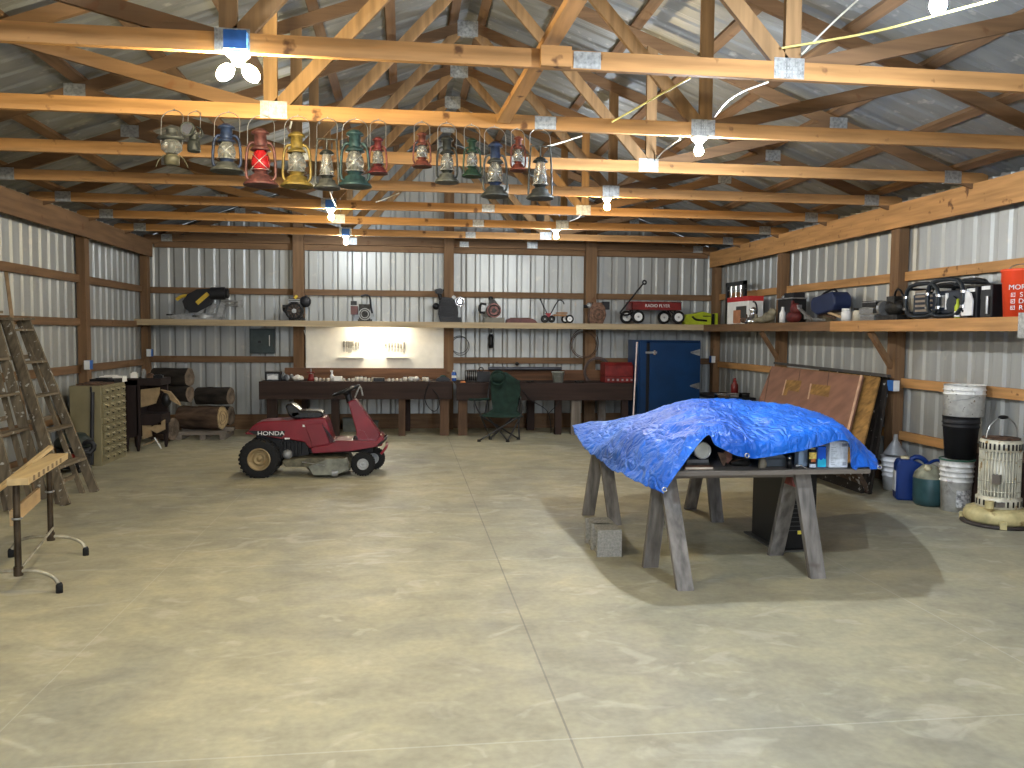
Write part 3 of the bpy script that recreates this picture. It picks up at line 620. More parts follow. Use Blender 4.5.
# ---------------------------------------------------------------- on and around the benches
BT = .822
def bp(x, Y=12.8, z=BT): return frame(x, 380, Y, z)
M = bp(273); t = th('toaster_oven', 'dark box with a silver front at the left end of the workbench', 'box', M)
G(M).bx(-7, 8, -5, 5, 0, 9, BLACK).build('case', t, .004)
g = G(M); g.bx(-5, 6, -5.6, -5, 1, 7, STEEL); g.prism([(-4, 2), (5, 2), (5, 5), (1, 6), (-4, 5)], -6.2, -5.6, WHITE); g.build('silver_front', t)
RAG = mat('grey_rag', (.16, .17, .18), .95, var=.3, bump=.6); RAGW = mat('pale_rag', (.62, .58, .5), .95, var=.15, bump=.6)
def ragth(x, m, w, h, label, n=7, z=BT, Y=12.8):
    M = bp(x, Y, z); g = G(M); rnd = random.Random(x)
    for k in range(n): g.ell((rnd.uniform(-w, w)*.7, rnd.uniform(-3, 3), h*.35+rnd.uniform(0, h*.2)), (w*rnd.uniform(.3, .5), 3, h*rnd.uniform(.3, .5)), m, 10, Matrix.Rotation(rnd.uniform(-.6, .6), 3, 'Y'))
    one(g, 'shop_rag', label, 'rag', M.to_translation())
ragth(287, RAG, 6, 8, 'grey crumpled rag beside the dark box with a silver front')
ragth(299, RAGW, 7, 6, 'pale crumpled rag left of the red bottle jack')
ragth(414, RAGW, 6, 5, 'pale crumpled rag on the bench below the right end of the white board', Y=12.7)
M = bp(311); t = th('bottle_jack', 'small red jack at the front edge of the left workbench', 'jack', M)
G(M).lathe([(0, 0), (4, 0), (3.5, 2), (2.5, 4), (2.5, 7), (0, 7)], RED, 14).build('body', t); G(M).rod((0, 0, 7), (0, 0, 12), .8, STEEL).build('ram', t); G(M).rod((-4, -1, 8.5), (4, -1, 8.5), .6, RED).build('handle', t)
# rows of small parts on the bench, each its own thing
jar0 = None; rnd = random.Random(4)
xs = [316, 320, 324, 328, 344, 349, 353, 357, 361, 365, 369, 373, 389, 393, 397, 401, 405, 424, 427]
wj = mat('parts_jar_white', (.72, .66, .56), .5)
for i, x in enumerate(xs):
    M = bp(x, 12.66+.05*(i % 3)); q = M.to_translation()
    if jar0 is None:
        t = thing('parts_jar', 'small pale jar of hardware on the left workbench', 'jar', q, 'small pale jars along the left workbench')
        G(Matrix.Translation(q)).lathe([(0, 0), (.024, 0), (.024, .05), (.018, .06), (0, .06)], wj, 12).build('jar_body', t)
        G(Matrix.Translation(q)).lathe([(0, .06), (.02, .06), (.02, .075), (0, .075)], RUST, 12).build('lid', t)
        jar0 = t
    else:
        r = jar0.copy(); COL.objects.link(r); r.location = q; s = rnd.uniform(.6, 1.15); r.scale = (s*1.2, s, s)
        for ch in list(jar0.children): c = ch.copy(); COL.objects.link(c); c.parent = r
M = bp(332); t = th('spray_bottle', 'white narrow-necked bottle on the left workbench behind the mower seat', 'bottle', M)
G(M).lathe([(0, 0), (2, 0), (2, 5), (.9, 7), (.9, 9), (0, 9)], WHITE, 14).build('bottle', t); G(M).bx(-1.6, 1, -.8, .8, 9, 10.5, WHITE).build('nozzle', t)
M = bp(338); one(G(M).bx(-4, 4, -3, 3, 0, 4.5, CARD), 'small_carton', 'small white carton on the left workbench under the board', 'box', M.to_translation())
M = bp(379, 12.7); one(G(M).bx(-5.5, 5.5, -3, 3, 0, 3.4, BLACK), 'socket_case', 'small black case among the pale jars in the middle of the bench', 'case', M.to_translation())
M = bp(443, 12.75); t = th('belt_sander', 'dark green and black sander at the right end of the left workbench', 'power tool', M)
G(M).prism([(-7, 0), (7, 0), (7, 2), (3, 4.5), (-2, 5), (-7, 2)], -2.5, 2.5, BLACK).build('body', t, .002); G(M).ell((0, 0, 4), (3.5, 2.2, 2), mat('dark_green_plastic', (.02, .07, .05), .5)).build('grip', t)
M = bp(454, 12.8); t = th('drink_can', 'blue spray can on the seam between the two workbenches', 'can', M)
G(M).lathe([(0, 0), (2.3, 0), (2.4, .4), (2.4, 8), (1.6, 9), (0, 9)], mat('can_blue', (.03, .10, .35), .35, .4), 18).build('can', t); G(M).lathe([(0, 9), (1.2, 9), (1.2, 10.6), (0, 10.6)], WHITE, 12).build('cap', t)
g = G(M); g.lathe([(2.45, 3), (2.45, 5.5)], WHITE, 18); g.build('label_band', t)
M = bp(463, 12.7, .802); one(G(M).prism([(-3, 0), (3, 0), (1.5, 1.6), (-2, 1.4)], -2, 2, mat('orange_tool', (.6, .2, .06), .6)), 'utility_knife', 'small orange tool on the bench next to the blue can', 'tool', M.to_translation())
M = bp(471, 12.95, .802); t = th('electric_motor', 'round dark motor on the right workbench beside the blue can', 'motor', M)
g = G(M); g.rod((-6, 0, 6), (6, 0, 6), 5.5, DG, seg=20); g.bx(-4, 4, -4, 4, 0, 1.5, DG); g.disc((6.5, 0, 6), 2, 1.5, STEEL, 'x')
for k in range(6): g.torus((-5+2*k, 0, 6), 5.6, .3, STEEL, 'x')
g.build('housing', t)
M = bp(483, 12.95, .802); t = th('battery_box', 'black box with a loop handle behind the green chair', 'box', M)
G(M).bx(-7, 7, -4, 4, 0, 10, BLACK).build('case', t, .003); G(M).torus((-2, 0, 12), 2.2, .6, BLACK).build('handle', t)
M = frame(525, 372, 13.3, .97); one(G(M).rod((-37, 0, 1.5), (37, 0, 1.5), 1.8, mat('dark_pipe', (.07, .07, .08), .5, .4)), 'steel_pipe', 'long dark pipe lying along the back of the right workbench', 'pipe', M.to_translation())
M = frame(517, 370, 13.3, 1.04); one(G(M).ell((0, 0, 1.8), (2, 2, 2), BLACK), 'rubber_ball', 'small black knob sitting on the dark pipe', 'knob', M.to_translation())
M = bp(558, 12.8, .802); t = th('bucket', 'small pale grey bucket on the right workbench', 'bucket', M)
PB = mat('pale_bucket', (.36, .37, .32), .6)
G(M).lathe([(0, 0), (5, 0), (6.2, 10), (6.6, 10), (6.6, 10.8), (5.9, 10.8), (4.8, .6), (0, .6)], PB, 24).build('pail', t); G(M).tube([(-6.5, 0, 10), (-5, -4, 7), (0, -6.5, 5.5), (5, -4, 7), (6.5, 0, 10)], .2, STEEL).build('handle', t)
for x, m, lb in ((512, RUST, 'rusty chain heap left of the pale bucket'), (534, DG, 'greasy chain heap nearer the pale bucket'), (577, DG, 'dark cable heap right of the pale bucket')):
    M = bp(x, 12.75, .80); g = G(M); rnd = random.Random(x)
    g.tube([(rnd.uniform(-10, 10), rnd.uniform(-4, 4), rnd.uniform(.4, 1.5)) for _ in range(12)], .7, m); one(g, 'chain', lb, 'chain', M.to_translation())
a = at(602, 384, Y=12.75); b2 = at(637, 363, Y=12.75)
t = thing('tool_chest', 'long red steel tool chest on the bench beside the blue cabinet', 'tool box', ((a.x+b2.x)/2, 12.95, .802))
g = G(); g.bx(a.x+.04, 3.56, 12.72, 13.05, .802, .90, RED); g.build('base', t, .006)
g = G(); g.prism([(12.72, .905), (13.05, .905), (13.05, 1.11), (12.80, 1.12), (12.72, 1.07)], a.x+.04, 3.56, RED, 'x'); g.build('lid', t, .004)
g = G(); 
for k in range(6): g.bx(a.x+.08+k*.075, a.x+.11+k*.075, 12.712, 12.72, .83, .86, STEEL)
g.build('latches', t)
# coils on the wall
def coil(x, y, rx, n, Y, m, label, nm='hose_coil', r=.35, cat='hose'):
    M = frame(x, y, Y); g = G(M); rnd = random.Random(int(x))
    for k in range(n): g.torus((rnd.uniform(-1, 1), k*.5-1, rnd.uniform(-1, 1)), rx*rnd.uniform(.9, 1.05), r, m, 'y', 28, rnd.uniform(.95, 1.1))
    one(g, nm, label, cat, M.to_translation())
coil(584, 344, 13.5, 3, 13.42, RUST, 'thin brown hose coil hung on the right back post', 'hose_coil')
coil(460, 345, 8.5, 2, 13.5, BLACK, 'thin black wire loop hung right of the centre post', 'wire_loop', .3, 'wire')
coil(597, 371, 13, 4, 13.3, mat('brown_hose', (.10, .07, .06), .7), 'thick dark hose coil standing on the bench beside the red chest', 'hose_coil', .8)
M = frame(491, 348, 13.5); g = G(M); g.rod((0, 0, 14), (0, 0, 19), .4, BLACK); g.lathe([(0, 0), (2.2, 0), (2.6, 4), (2.2, 7), (2.7, 10), (1.8, 14), (0, 14)], BLACK, 12); one(g, 'hanging_brush', 'black bottle-shaped brush hanging below the shelf on the bare sheet', 'brush', M.to_translation())
p = at(588, 362, Y=13.46); t = thing('outlet_box', 'white outlet box on the right back post under the hose coil', 'outlet', p)
G().bx(p.x-.03, p.x+.03, 13.43, 13.465, p.z-.05, p.z+.05, WHITE).build('box', t); G().bx(p.x-.012, p.x+.012, 13.425, 13.431, p.z-.03, p.z+.03, BLACK).build('socket', t)
def cord(pts, Y, m, label, r=.006): pp = [at(x, y, Y=Y) for x, y in pts]; one(G().tube(pp, r, m, 6, smooth=2), 'extension_cord', label, 'cord', pp[-1], 'power cords at the benches')
cord([(430, 382), (426, 390), (424, 400), (430, 410), (436, 412), (440, 404), (438, 395), (433, 390)], 12.5, BLACK, 'black cord looped down the front of the left workbench')
cord([(522, 390), (530, 400), (545, 408), (549, 414), (551, 425), (551, 433)], 12.5, BLACK, 'black cord hanging under the right workbench beside the chair')
cord([(563, 396), (556, 406), (549, 413)], 12.55, BLACK, 'short black cord end joining under the right workbench')
cord([(304, 330), (307, 340), (306, 352), (307, 360)], 13.42, WHITE, 'pale cord hanging down the left edge of the white board')
# things under the benches
CR = mat('plastic_crate_grey', (.10, .11, .10), .7)
for x, w, h, z, lb in ((351, 15, 12, 0, 'grey box on the floor under the left workbench behind the mower'), (374, 8, 9, 0, 'small grey box under the left workbench beside the mower steering column')):
    M = frame(x, 430, 13.2, .002); g = G(M); g.bx(-w/2, w/2, -5, 5, 0, h, CR); g.bx(-w/2-.5, w/2+.5, -5.5, 5.5, h, h+1.5, CR); one(g, 'storage_box', lb, 'box', M.to_translation())
# blue cabinet
BLU = mat('blue_enamel', (.001, .025, .085), .4, var=.12, scale=3); BLU2 = mat('blue_enamel_side', (.02, .05, .085), .5, var=.15)
t = thing('steel_cabinet', 'tall dark blue cabinet with strap hinges right of the workbenches', 'cabinet', (4.05, 12.7, 0))
x0, x1, yf, yb = 3.59, 4.55, 12.45, 13.12; zt = 1.475
g = G(); g.bx(x0-.01, x0+.02, yf+.05, yb, .02, zt, BLU); g.bx(x1-.02, x1, yf, yb, .02, zt, BLU); g.bx(x0, x1, yb-.02, yb, .02, zt, BLU); g.bx(x0, x1, yf+.02, yb, zt-.02, zt, BLU); g.bx(x0, x1, yf+.02, yb, .02, .05, BLU); g.bx(x0, x0+.10, yf, yf+.02, .02, zt, BLU); g.build('body', t)
g = G(); g.bx(x0+.15, x1, yf-.02, yf, .04, zt-.03, BLU); g.build('door', t, .003)
g = G(); g.bx(x0+.1, x0+.16, yf+.03, yf+.05, .1, zt-.05, BLACK); g.build('gap_shade', t)  # black strip stands in for the shade inside the door gap
for z in (1.29, .77):
    g = G(); g.prism([(x1-.16, z-.01), (x1-.02, z-.05), (x1-.01, z-.05), (x1-.01, z+.05), (x1-.02, z+.05), (x1-.16, z+.01)], yf-.03, yf-.02, STEEL); g.build('strap_hinge', t)
g = G(); g.bx(x0+.08, x0+.26, yf-.03, yf-.02, 1.27, 1.30, STEEL); g.bx(x0+.2, x0+.23, yf-.045, yf-.03, 1.25, 1.32, CHROME); g.build('hasp', t)
a = at(637, 342, Y=12.42); b2 = at(632.5, 420, Y=12.25)
b2.z = max(b2.z, .02); one(G().rod(a, (b2.x, b2.y, .0), .012, mat('pink_white_pipe', (.68, .55, .50), .5)), 'plastic_pipe', 'thin pale pipe leaning on the left edge of the blue cabinet', 'pipe', (b2.x, b2.y, 0))
# low black table with red bottle in the far right corner
t = thing('utility_table', 'low black folding table in the far right corner', 'table', (4.95, 12.2, 0))
g = G(); g.bx(4.58, 5.15, 11.7, 12.9, .60, .64, BLACK); g.build('table_top', t)
for x in (4.62, 5.1):
    for y in (11.75, 12.85): G().bx(x-.02, x+.02, y-.02, y+.02, 0, .6, BLACK).build('leg', t)
for k, (x, y, w, m, lb) in enumerate(((4.66, 11.8, .09, CHROME, 'silver tray at the left corner of the black folding table'), (4.85, 11.85, .07, STEEL, 'grey metal tray at the middle of the black folding table'), (5.05, 11.9, .06, BLACK, 'black caddy on the black folding table'))):
    g = G(); g.bx(x-w, x+w, y-.06, y+.06, .642, .67, m); g.tube([(x-w, y-.06, .69), (x+w, y-.06, .69), (x+w, y+.06, .69), (x-w, y+.06, .69)], .008, m, closed=True, smooth=0); g.bx(x-w, x-w+.006, y-.06, y+.06, .642, .7, m); g.bx(x+w-.006, x+w, y-.06, y+.06, .642, .7, m); one(g, 'metal_tray', lb, 'tray', (x, y, .642))
q = Vector((4.98, 12.1, .642)); t = thing('red_bottle', 'red bottle standing on the black folding table', 'bottle', q); M = Matrix.Translation(q)
G(M).lathe([(0, 0), (.055, 0), (.055, .16), (.03, .2), (.03, .22), (0, .22)], RED, 18).build('bottle', t); G(M).lathe([(0, .22), (.025, .22), (.018, .27), (0, .27)], RED, 14).build('cap', t)
# ---------------------------------------------------------------- camp chair
M = frame(499, 441, 12.0, 0); KG = mat('green_canvas', (.009, .026, .018), .85, var=.2, scale=14, bump=.3); CT = mat('chair_tube', (.02, .02, .022), .4)
t = th('camping_chair', 'dark green folding camp chair in front of the right workbench', 'chair', M)
g = G(M)
rows = [((-7, 66, 8), (7, 68, 8)), ((-8, 60, 8), (21, 59, 6)), ((-8, 48, 7), (22, 50, 4)), ((-7, 38, 6), (20, 40, 2)), ((-6, 31, 4), (18, 30, -1)), ((-12, 28, -4), (20, 28, -6)), ((-22, 26, -14), (22, 25, -16))]
P = []
for (a, b2) in rows:
    row = []
    for k in range(9):
        u = k/8; sag = -3.5*math.sin(PI*u)
        row.append(Vector((a[0]+(b2[0]-a[0])*u, a[2]+(b2[2]-a[2])*u-sag*.9, a[1]+(b2[1]-a[1])*u+sag*.5)))
    P.append(row)
g.grid(P, KG); o = g.build('canvas_seat', t, solid=.006)
g = G(M); g.torus((-1, 6, 62), 7, 1.1, KG, 'y'); g.ell((-1, 6.5, 63), (7.5, 2, 5), KG); g.build('headrest_bundle', t)
for a, b2 in (((-20, -14, 26), (20, 4, 1)), ((20, -14, 26), (-21, -10, 1)), ((-14, 8, 27), (7, -14, 1)), ((20, 8, 27), (-8, 6, 1)), ((-20, -14, 26), (-8, 8, 1)), ((20, -14, 26), (7, -14, 1)), ((20, 8, 27), (21, 4, 1)), ((-8, 8, 62), (-14, 8, 20)), ((21, 8, 60), (21, 6, 16))):
    g = G(M); g.rod(a, b2, .8, CT); g.build('frame_rod', t)
for p in ((20, 4, .8), (-21, -10, .8), (7, -14, .8), (-8, 7, .8)): G(M).lathe([(0, -.8), (2, -.8), (1.5, 1.5), (0, 1.5)], BLACK, 12, Matrix.Translation(p)).build('foot', t)
g = G(M); g.tube([(-31, -14, 42), (-24, -6, 41), (-10, 4, 41)], 1.3, KG); g.tube([(-26, -12, 42), (-24, -13, 34), (-19, -14, 26)], .8, CT); g.build('armrest', t)
g = G(M); g.tube([(20, -8, 44), (21, 0, 42), (21, 8, 42)], 1.3, KG); g.tube([(20, -8, 43), (22, -12, 34), (20, -14, 26)], .8, CT); g.build('armrest', t)
# ---------------------------------------------------------------- riding mower
M = frame(311, 477, 9.05, 0)     # px frame, x=0 at photo column 311
RP = mat('mower_red', (.18, .009, .018), .3, var=.12, scale=4, coat=.3); GOLD = mat('rim_cream', (.30, .22, .11), .5, .3); DK = mat('mower_dark', (.010, .010, .011), .5, .2, var=.3)
t = th('riding_mower', 'red riding mower with a black seat and HONDA lettering', 'mower', M)
def X(p): return (p[0]-311, 477-p[1])
def poly(pts): return [X(p) for p in pts]
TR = mat('turf_tire', (.010, .010, .010), .85, bump=.5, scale=40)
def tire(c, r, w, rim, rr, nm='wheel'):
    g = G(M); x, y, z = c
    g.lathe([(r*rr, -w*.42), (r*.86, -w*.5), (r*.97, -w*.38), (r, -w*.15), (r, w*.15), (r*.97, w*.38), (r*.86, w*.5), (r*rr, w*.42)], TR, 32, Matrix.Translation(c) @ Matrix.Rotation(PI/2, 4, 'X'))
    for k in range(28):
        a = 2*PI*k/28
        for s in (-1, 1): g.box((x+math.cos(a+.11*(s > 0))*r*.985, y+s*w*.22, z+math.sin(a+.11*(s > 0))*r*.985), (r*.07, w*.34, r*.11), TR, Matrix.Rotation(-a, 3, 'Y'))
    o = g.build(nm, t)
    g = G(M); g.lathe([(0, w*.30), (r*.10, w*.30), (r*.12, w*.14), (r*.20, w*.12), (r*.24, w*.24), (r*.31, w*.22), (r*.34, w*.02), (r*rr*.80, w*.0), (r*rr*.88, w*.40), (r*rr*1.04, w*.46), (r*rr*1.04, -w*.4), (0, -w*.4)], rim, 28, Matrix.Translation(c) @ Matrix.Rotation(PI/2, 4, 'X'))
    g.build('rim', t)
tire((-50, 4, 18.6), 19.6, 15, GOLD, .55); tire((-50, 47, 18.6), 19.6, 15, GOLD, .55)
SIL = mat('silver_rim', (.42, .42, .41), .4, .5); tire((51, 6, 12), 12, 9, SIL, .46); tire((60, 44, 12), 12, 9, SIL, .46)
g = G(M); g.rod((-50, 0, 18.6), (-50, 48, 18.6), 2, DK); g.rod((52, 6, 12), (58, 44, 12), 1.6, DK); g.box((54, 25, 16), (6, 34, 4), DK); g.build('axles', t)
# rear body
g = G(M); y0, y1 = 6, 40
g.prism(poly([(247, 434), (252, 427.5), (257, 423.5), (264, 421.5), (289, 420.5), (324, 418), (327, 424), (333, 445), (309, 449), (304, 442.5), (282, 438.5), (262, 435)]), y0, y1, RP); g.build('rear_body', t, .012)
g = G(M); g.prism(poly([(247, 432), (285, 432.3), (283, 439), (262, 434.8), (248, 434)]), y0-2.6, y0-.6, RP); g.build('fender_skirt', t, .003)
g = G(M); g.prism(poly([(249, 430.2), (286, 430.8), (283, 437.2), (256, 434)]), y0-3.2, y0-2.6, BLACK); g.build('decal_stripe', t)
g = G(M); g.text('HONDA', 5.6, .15, Matrix.Translation((X((272, 0))[0], y0-3.5, X((0, 433.2))[1])) @ Matrix.Rotation(PI/2, 4, 'X') @ Matrix.Diagonal((1.25, 1, 1, 1)), WHITE); g.build('lettering', t, label='white HONDA lettering')
g = G(M); g.bx(-26, -21, y0-.8, y0-.2, 37.5, 39, WHITE); g.bx(-8.5, -4, y0-.8, y0-.2, 50, 52, WHITE); g.build('warning_decals', t)
g = G(M); g.prism(poly([(304, 425), (322, 423), (329, 444), (312, 447), (309, 437)]), y0-1, y0, RP); g.build('side_panel', t, .006)
g = G(M)
for k in range(5): g.beam((11+k*1.6, y0-1.2, 52-k*2), (19+k*1.2, y0-1.2, 34), .4, .5, BLACK)
g.build('side_louvres', t)
# foot deck and nose
g = G(M); g.prism(poly([(310, 448), (326, 446), (335, 441), (375, 442), (380, 436), (383, 440), (381, 447), (350, 452), (312, 454)]), 5, 45, RP); g.build('foot_deck', t, .008)
g = G(M); g.bx(18, 48, 7, 43, 32.3, 33.2, mat('worn_grey_mat', (.2, .12, .11), .8)); g.build('foot_mat', t)
g = G(M); g.prism(poly([(346.5, 403), (354, 400), (368, 420), (379, 436), (378, 444), (357, 446), (354, 430)]), 15, 34, RP); g.build('steering_column', t, .01)
g = G(M); g.prism([(40, 32), (58, 32), (52, 44), (46, 46)], 14.2, 15, RP); g.ell((43, 14.2, 36), (2.4, 1, 4), BLACK); g.build('pedal', t)
g = G(M); g.tube([(66, 3, 31), (73, 6, 36), (75, 25, 38), (73, 44, 36), (66, 47, 31)], 1.2, DK); g.tube([(69, 4, 22), (74, 6, 28), (75, 25, 30), (74, 44, 28)], 1.4, RP); g.build('front_bumper', t)
# steering wheel
R_ = Matrix.Rotation(-.46, 4, 'Y')
g = G(M @ Matrix.Translation((33, 25, 85)) @ Matrix.Rotation(-.38, 4, 'Y')); g.torus((0, 0, 0), 14, 1.5, BLACK, 'z', 30)
for a in (0, 2.1, 4.2): g.beam((0, 0, -2), (13.5*math.cos(a), 13.5*math.sin(a), 0), 3, 1.2, BLACK)
g.lathe([(0, -6), (3, -6), (4.5, -2), (3.5, 1.5), (0, 2)], BLACK, 16); g.build('steering_wheel', t)
g = G(M); g.rod((37, 25, 73), (34, 25, 84), 3.4, BLACK); g.build('steering_shaft', t)
g = G(M); g.tube([(42, 22, 78), (46, 20, 88), (48, 20, 90), (50, 22, 80)], .9, CAST); g.ell((40, 20, 88), (3, 3, 2.5), CAST); g.build('throttle_levers', t)
# seat
SV = mat('black_vinyl', (.012, .012, .014), .25, coat=.3)
g = G(M); g.prism(poly([(289, 414), (292, 411.5), (316, 411.5), (321, 413), (322.5, 417), (318, 420), (294, 420), (290, 418.5)]), 12, 36, SV); g.build('seat_cushion', t, .02)
g = G(M); g.prism(poly([(284, 407), (287, 404), (291, 404.5), (299, 411), (301, 416), (293, 420), (288, 417)]), 12, 36, SV); g.build('seat_back', t, .025)
# engine and frame under the seat
g = G(M); g.prism(poly([(256, 436), (282, 440), (306, 444), (308, 456), (283, 459), (262, 452)]), 12, 36, DK)
for k in range(6): g.bx(-30+k*3.6, -28.4+k*3.6, 8, 12, 20, 34, DK)
g.ell((-24, 9, 22), (5, 4, 5), CAST); g.tube([(-26, 8, 40), (-31, 6, 30), (-29, 6, 18)], .8, BLACK); g.rod((-50, 12, 36), (-50, 36, 36), 2, DK); g.build('engine', t)
g = G(M); g.bx(-58, 60, 18, 32, 22, 26, DK); g.build('chassis', t)
# cutting deck
DM = mat('deck_grey_green', (.11, .10, .065), .6, .3, var=.35, scale=14)
g = G(M); g.prism(poly([(283, 460), (300, 457.5), (346, 457), (350, 462), (350, 470), (330, 473), (312, 473), (306, 466), (286, 466)]), -3, 46, DM); g.build('cutting_deck', t, .01)
g = G(M); g.prism(poly([(309, 465), (327, 457.5), (347, 457.5), (349, 469), (336, 474), (314, 474)]), -8, -3, mat('chute_grey', (.19, .19, .15), .5, .4, var=.25)); g.build('discharge_chute', t, .006)
g = G(M); g.rod((21, -6, 5), (27, -6, 5), 3.6, CAST); g.tube([(35, -6, 20), (37, -5, 12), (33, -6, 8)], 1.4, STEEL); g.rod((-8, -5, 16), (14, -9, 13), .6, STEEL); g.build('deck_linkage', t)
# ---------------------------------------------------------------- left rear corner
KH = mat('khaki_steel', (.25, .215, .12), .5, .15, var=.08, scale=4)
x0, x1, y0, y1, zt = -3.79, -3.43, 9.98, 10.80, .92
t = thing('parts_cabinet', 'khaki cabinet of many small drawers against the left wall', 'cabinet', ((x0+x1)/2, (y0+y1)/2, 0))
G().bx(x0, x1-.02, y0, y1, 0.0, zt, KH).build('body', t, .006)
KN2 = mat('drawer_knob', (.5, .45, .3), .4, .5); KD = mat('drawer_face', (.22, .19, .105), .5, .1, var=.1)
for r in range(10):
    for c in range(4):
        ya = y0+.03+c*(y1-y0-.06)/4; yb = ya+(y1-y0-.06)/4-.012; za = .05+r*.086; 
        d = G().bx(x1-.02, x1, ya, yb, za, za+.076, KD).build('drawer', t, .002)
        g = G(); g.tube([(x1, (ya+yb)/2-.03, za+.05), (x1+.02, (ya+yb)/2-.025, za+.04), (x1+.02, (ya+yb)/2+.025, za+.04), (x1, (ya+yb)/2+.03, za+.05)], .006, KN2, smooth=0); g.ell((x1+.01, (ya+yb)/2, za+.02), .009, BLACK, 8); k = g.build('drawer_pull', t); k.parent = d
for k, (yy, w, h, m, lb) in enumerate(((10.25, .2, .02, RUST, 'rusty flat sheet lying on the khaki drawer cabinet'), (10.6, .14, .05, BLACK, 'black shallow tray on the khaki drawer cabinet'), (10.85, .07, .07, CARD, 'small white box on the khaki drawer cabinet'))):
    g = G(); g.bx(x0+.05, x1-.03, yy-w, yy+w, zt+.001, zt+h, m); g.bx(x0+.1, x1-.12, yy-w*.6, yy+w*.5, zt+h, zt+h+.012, m); one(g, ('metal_sheet', 'parts_tray', 'small_carton')[k], lb, ('sheet', 'tray', 'box')[k], (-3.6, yy, zt))
# broken dark dresser
DW = wood('dresser_dark', (.016, .008, .007), 'z', .6); TAN = mat('torn_veneer', (.28, .20, .11), .7, var=.15)
M = frame(139, 452, 11.15, 0)
t = th('dresser', 'broken dark wooden dresser with torn tan panels beside the khaki cabinet', 'dresser', M)
k_ = M.to_scale()[0]
g = G(M); g.bx(-13, 0, 0, 36, 14, 72, DW); g.bx(-13, 22, 0, 36, 66, 73, DW); g.bx(0, 20, 30, 34, 14, 68, DW); g.bx(0, 22, 1, 32, 26, 37, DW); g.bx(-2, 2, 0, 3, 12, 66, DW); g.build('carcass', t, .006)
for x, y in ((-1, 1.5), (-12, 1.5), (17, 33), (-12, 33)): G(M).lathe([(1.2, 0), (1.8, 3), (2.6, 12), (3, 16), (0, 16)], DW, 12, Matrix.Translation((x, y, 0))).build('leg', t)
g = G(M); g.prism([(2, 44), (16, 48), (20, 58), (20, 64), (2, 62)], 2, 4, TAN); g.build('torn_panel', t); g = G(M); g.prism([(3, 12), (12, 15), (11, 30), (3, 26)], 2, 4, TAN); g.prism([(9, 23), (25, 32), (25, 22), (17, 18)], 1, 2.5, TAN); g.build('torn_panel', t)
g = G(M); g.prism([(21, 62), (30, 60), (38, 50), (40, 46), (36, 48), (30, 52), (24, 60)], 1, 6, TAN); g.ell((26, 3, 52), (5, 4, 8), BLACK); g.build('curved_panel', t)
g = G(M); g.beam((4, 1, 6), (18, 0, 12), 1.2, 1.2, TAN); g.beam((15, 0, 14), (22, -2, 3), 1, 1, WHITE); g.build('broken_slat', t)
for x, w, h, m, nm, lb in ((-6, 3.2, 6, CARD, 'small_carton', 'small white carton on the dark dresser'), (3, 1.6, 9, CAST, 'oil_can', 'small metal can on the dark dresser'), (9, 3, 5, RUST, 'wood_block', 'rough brown block on the dark dresser'), (17, 4.5, 3.5, BLACK, 'socket_case', 'flat black case on the dark dresser')):
    M2 = M @ Matrix.Translation((x, 10, 73.2)); g = G(M2); g.bx(-w, w, -2, 2, 0, h*.8, m); g.bx(-w*.6, w*.6, -1.4, 1.4, h*.8, h, m); one(g, nm, lb, 'box' if 'box' in lb or 'carton' in lb or 'case' in lb else 'can' if 'can' in lb else 'block', M2.to_translation())
# logs
BARK = mat('bark', (.028, .022, .017), .95, var=.4, scale=7, bump=1., stretch=(.25, 1.4, 1.4)); BARK2 = mat('bark_reddish', (.10, .062, .04), .95, var=.35, scale=7, bump=1., stretch=(.25, 1.4, 1.4))
CUT = mat('cut_wood', (.46, .33, .17), .8, var=.2, scale=12); CUTD = mat('cut_wood_dark', (.16, .12, .085), .9, var=.3)
def log(x0, x1, yc, r, Yc, m, cm, label, z=None, tilt=-.3, seed=1):
    a = at(x0, yc, Y=Yc); b2 = at(x1, yc, Y=Yc); R = r*(a-CAM).dot(FW)/FOC; zc = a.z if z is None else z
    t = thing('log', label, 'log', ((a.x+b2.x)/2, Yc, zc-R), 'logs in the left rear corner'); rnd = random.Random(seed); ph = [rnd.uniform(0, 6) for _ in range(4)]
    Ln = b2.x-a.x-R*.35; ax = Vector((1, tilt, 0)).normalized(); sd = Vector((-ax.y, ax.x, 0)); P = []; c0 = Vector((b2.x-R*.35, Yc, zc)); A = []
    for i in range(15):
        u = i/14; row = []; c = c0-ax*Ln*(1-u); A.append(c)
        for j in range(25):
            q = 2*PI*(j % 24)/24; rr = R*(1+.05*math.sin(3*q+ph[0]+u*2)+.03*math.sin(7*q+ph[1])+.02*math.sin(u*11+ph[2]+q))
            row.append(c+sd*rr*math.cos(q)+Vector((0, 0, rr*math.sin(q))))
        P.append(row)
    G().grid(P, m).build('bark', t)
    for i in (0, 14):
        g = G(); vs = P[i][:24]; g.add(vs, [tuple(range(24)) if i == 0 else tuple(reversed(range(24)))], cm)
        for q in (.93, .6, .3): g.tube([A[i]+(v-A[i])*q+ax*(-.001 if i == 0 else .001) for v in vs], .003, CUTD, 4, True, 0)
        g.build('cut_end', t)
log(176, 227, 418, 11.5, 12.62, BARK2, CUT, 'large reddish log with a pale cut face resting on skids', seed=2)
log(194, 234, 396.5, 8.6, 12.66, BARK, CUTD, 'dark log lying on top of the large reddish log', seed=3)
log(150, 193, 377.5, 9.2, 12.68, BARK, CUTD, 'topmost dark log of the pile by the corner post', seed=4)
log(158, 193, 394, 8, 12.6, BARK, CUTD, 'dark log under the topmost log, left of the pile', seed=5)
log(148, 177, 429, 11.3, 12.1, BARK2, CUTD, 'short thick log low behind the broken dresser', seed=6)
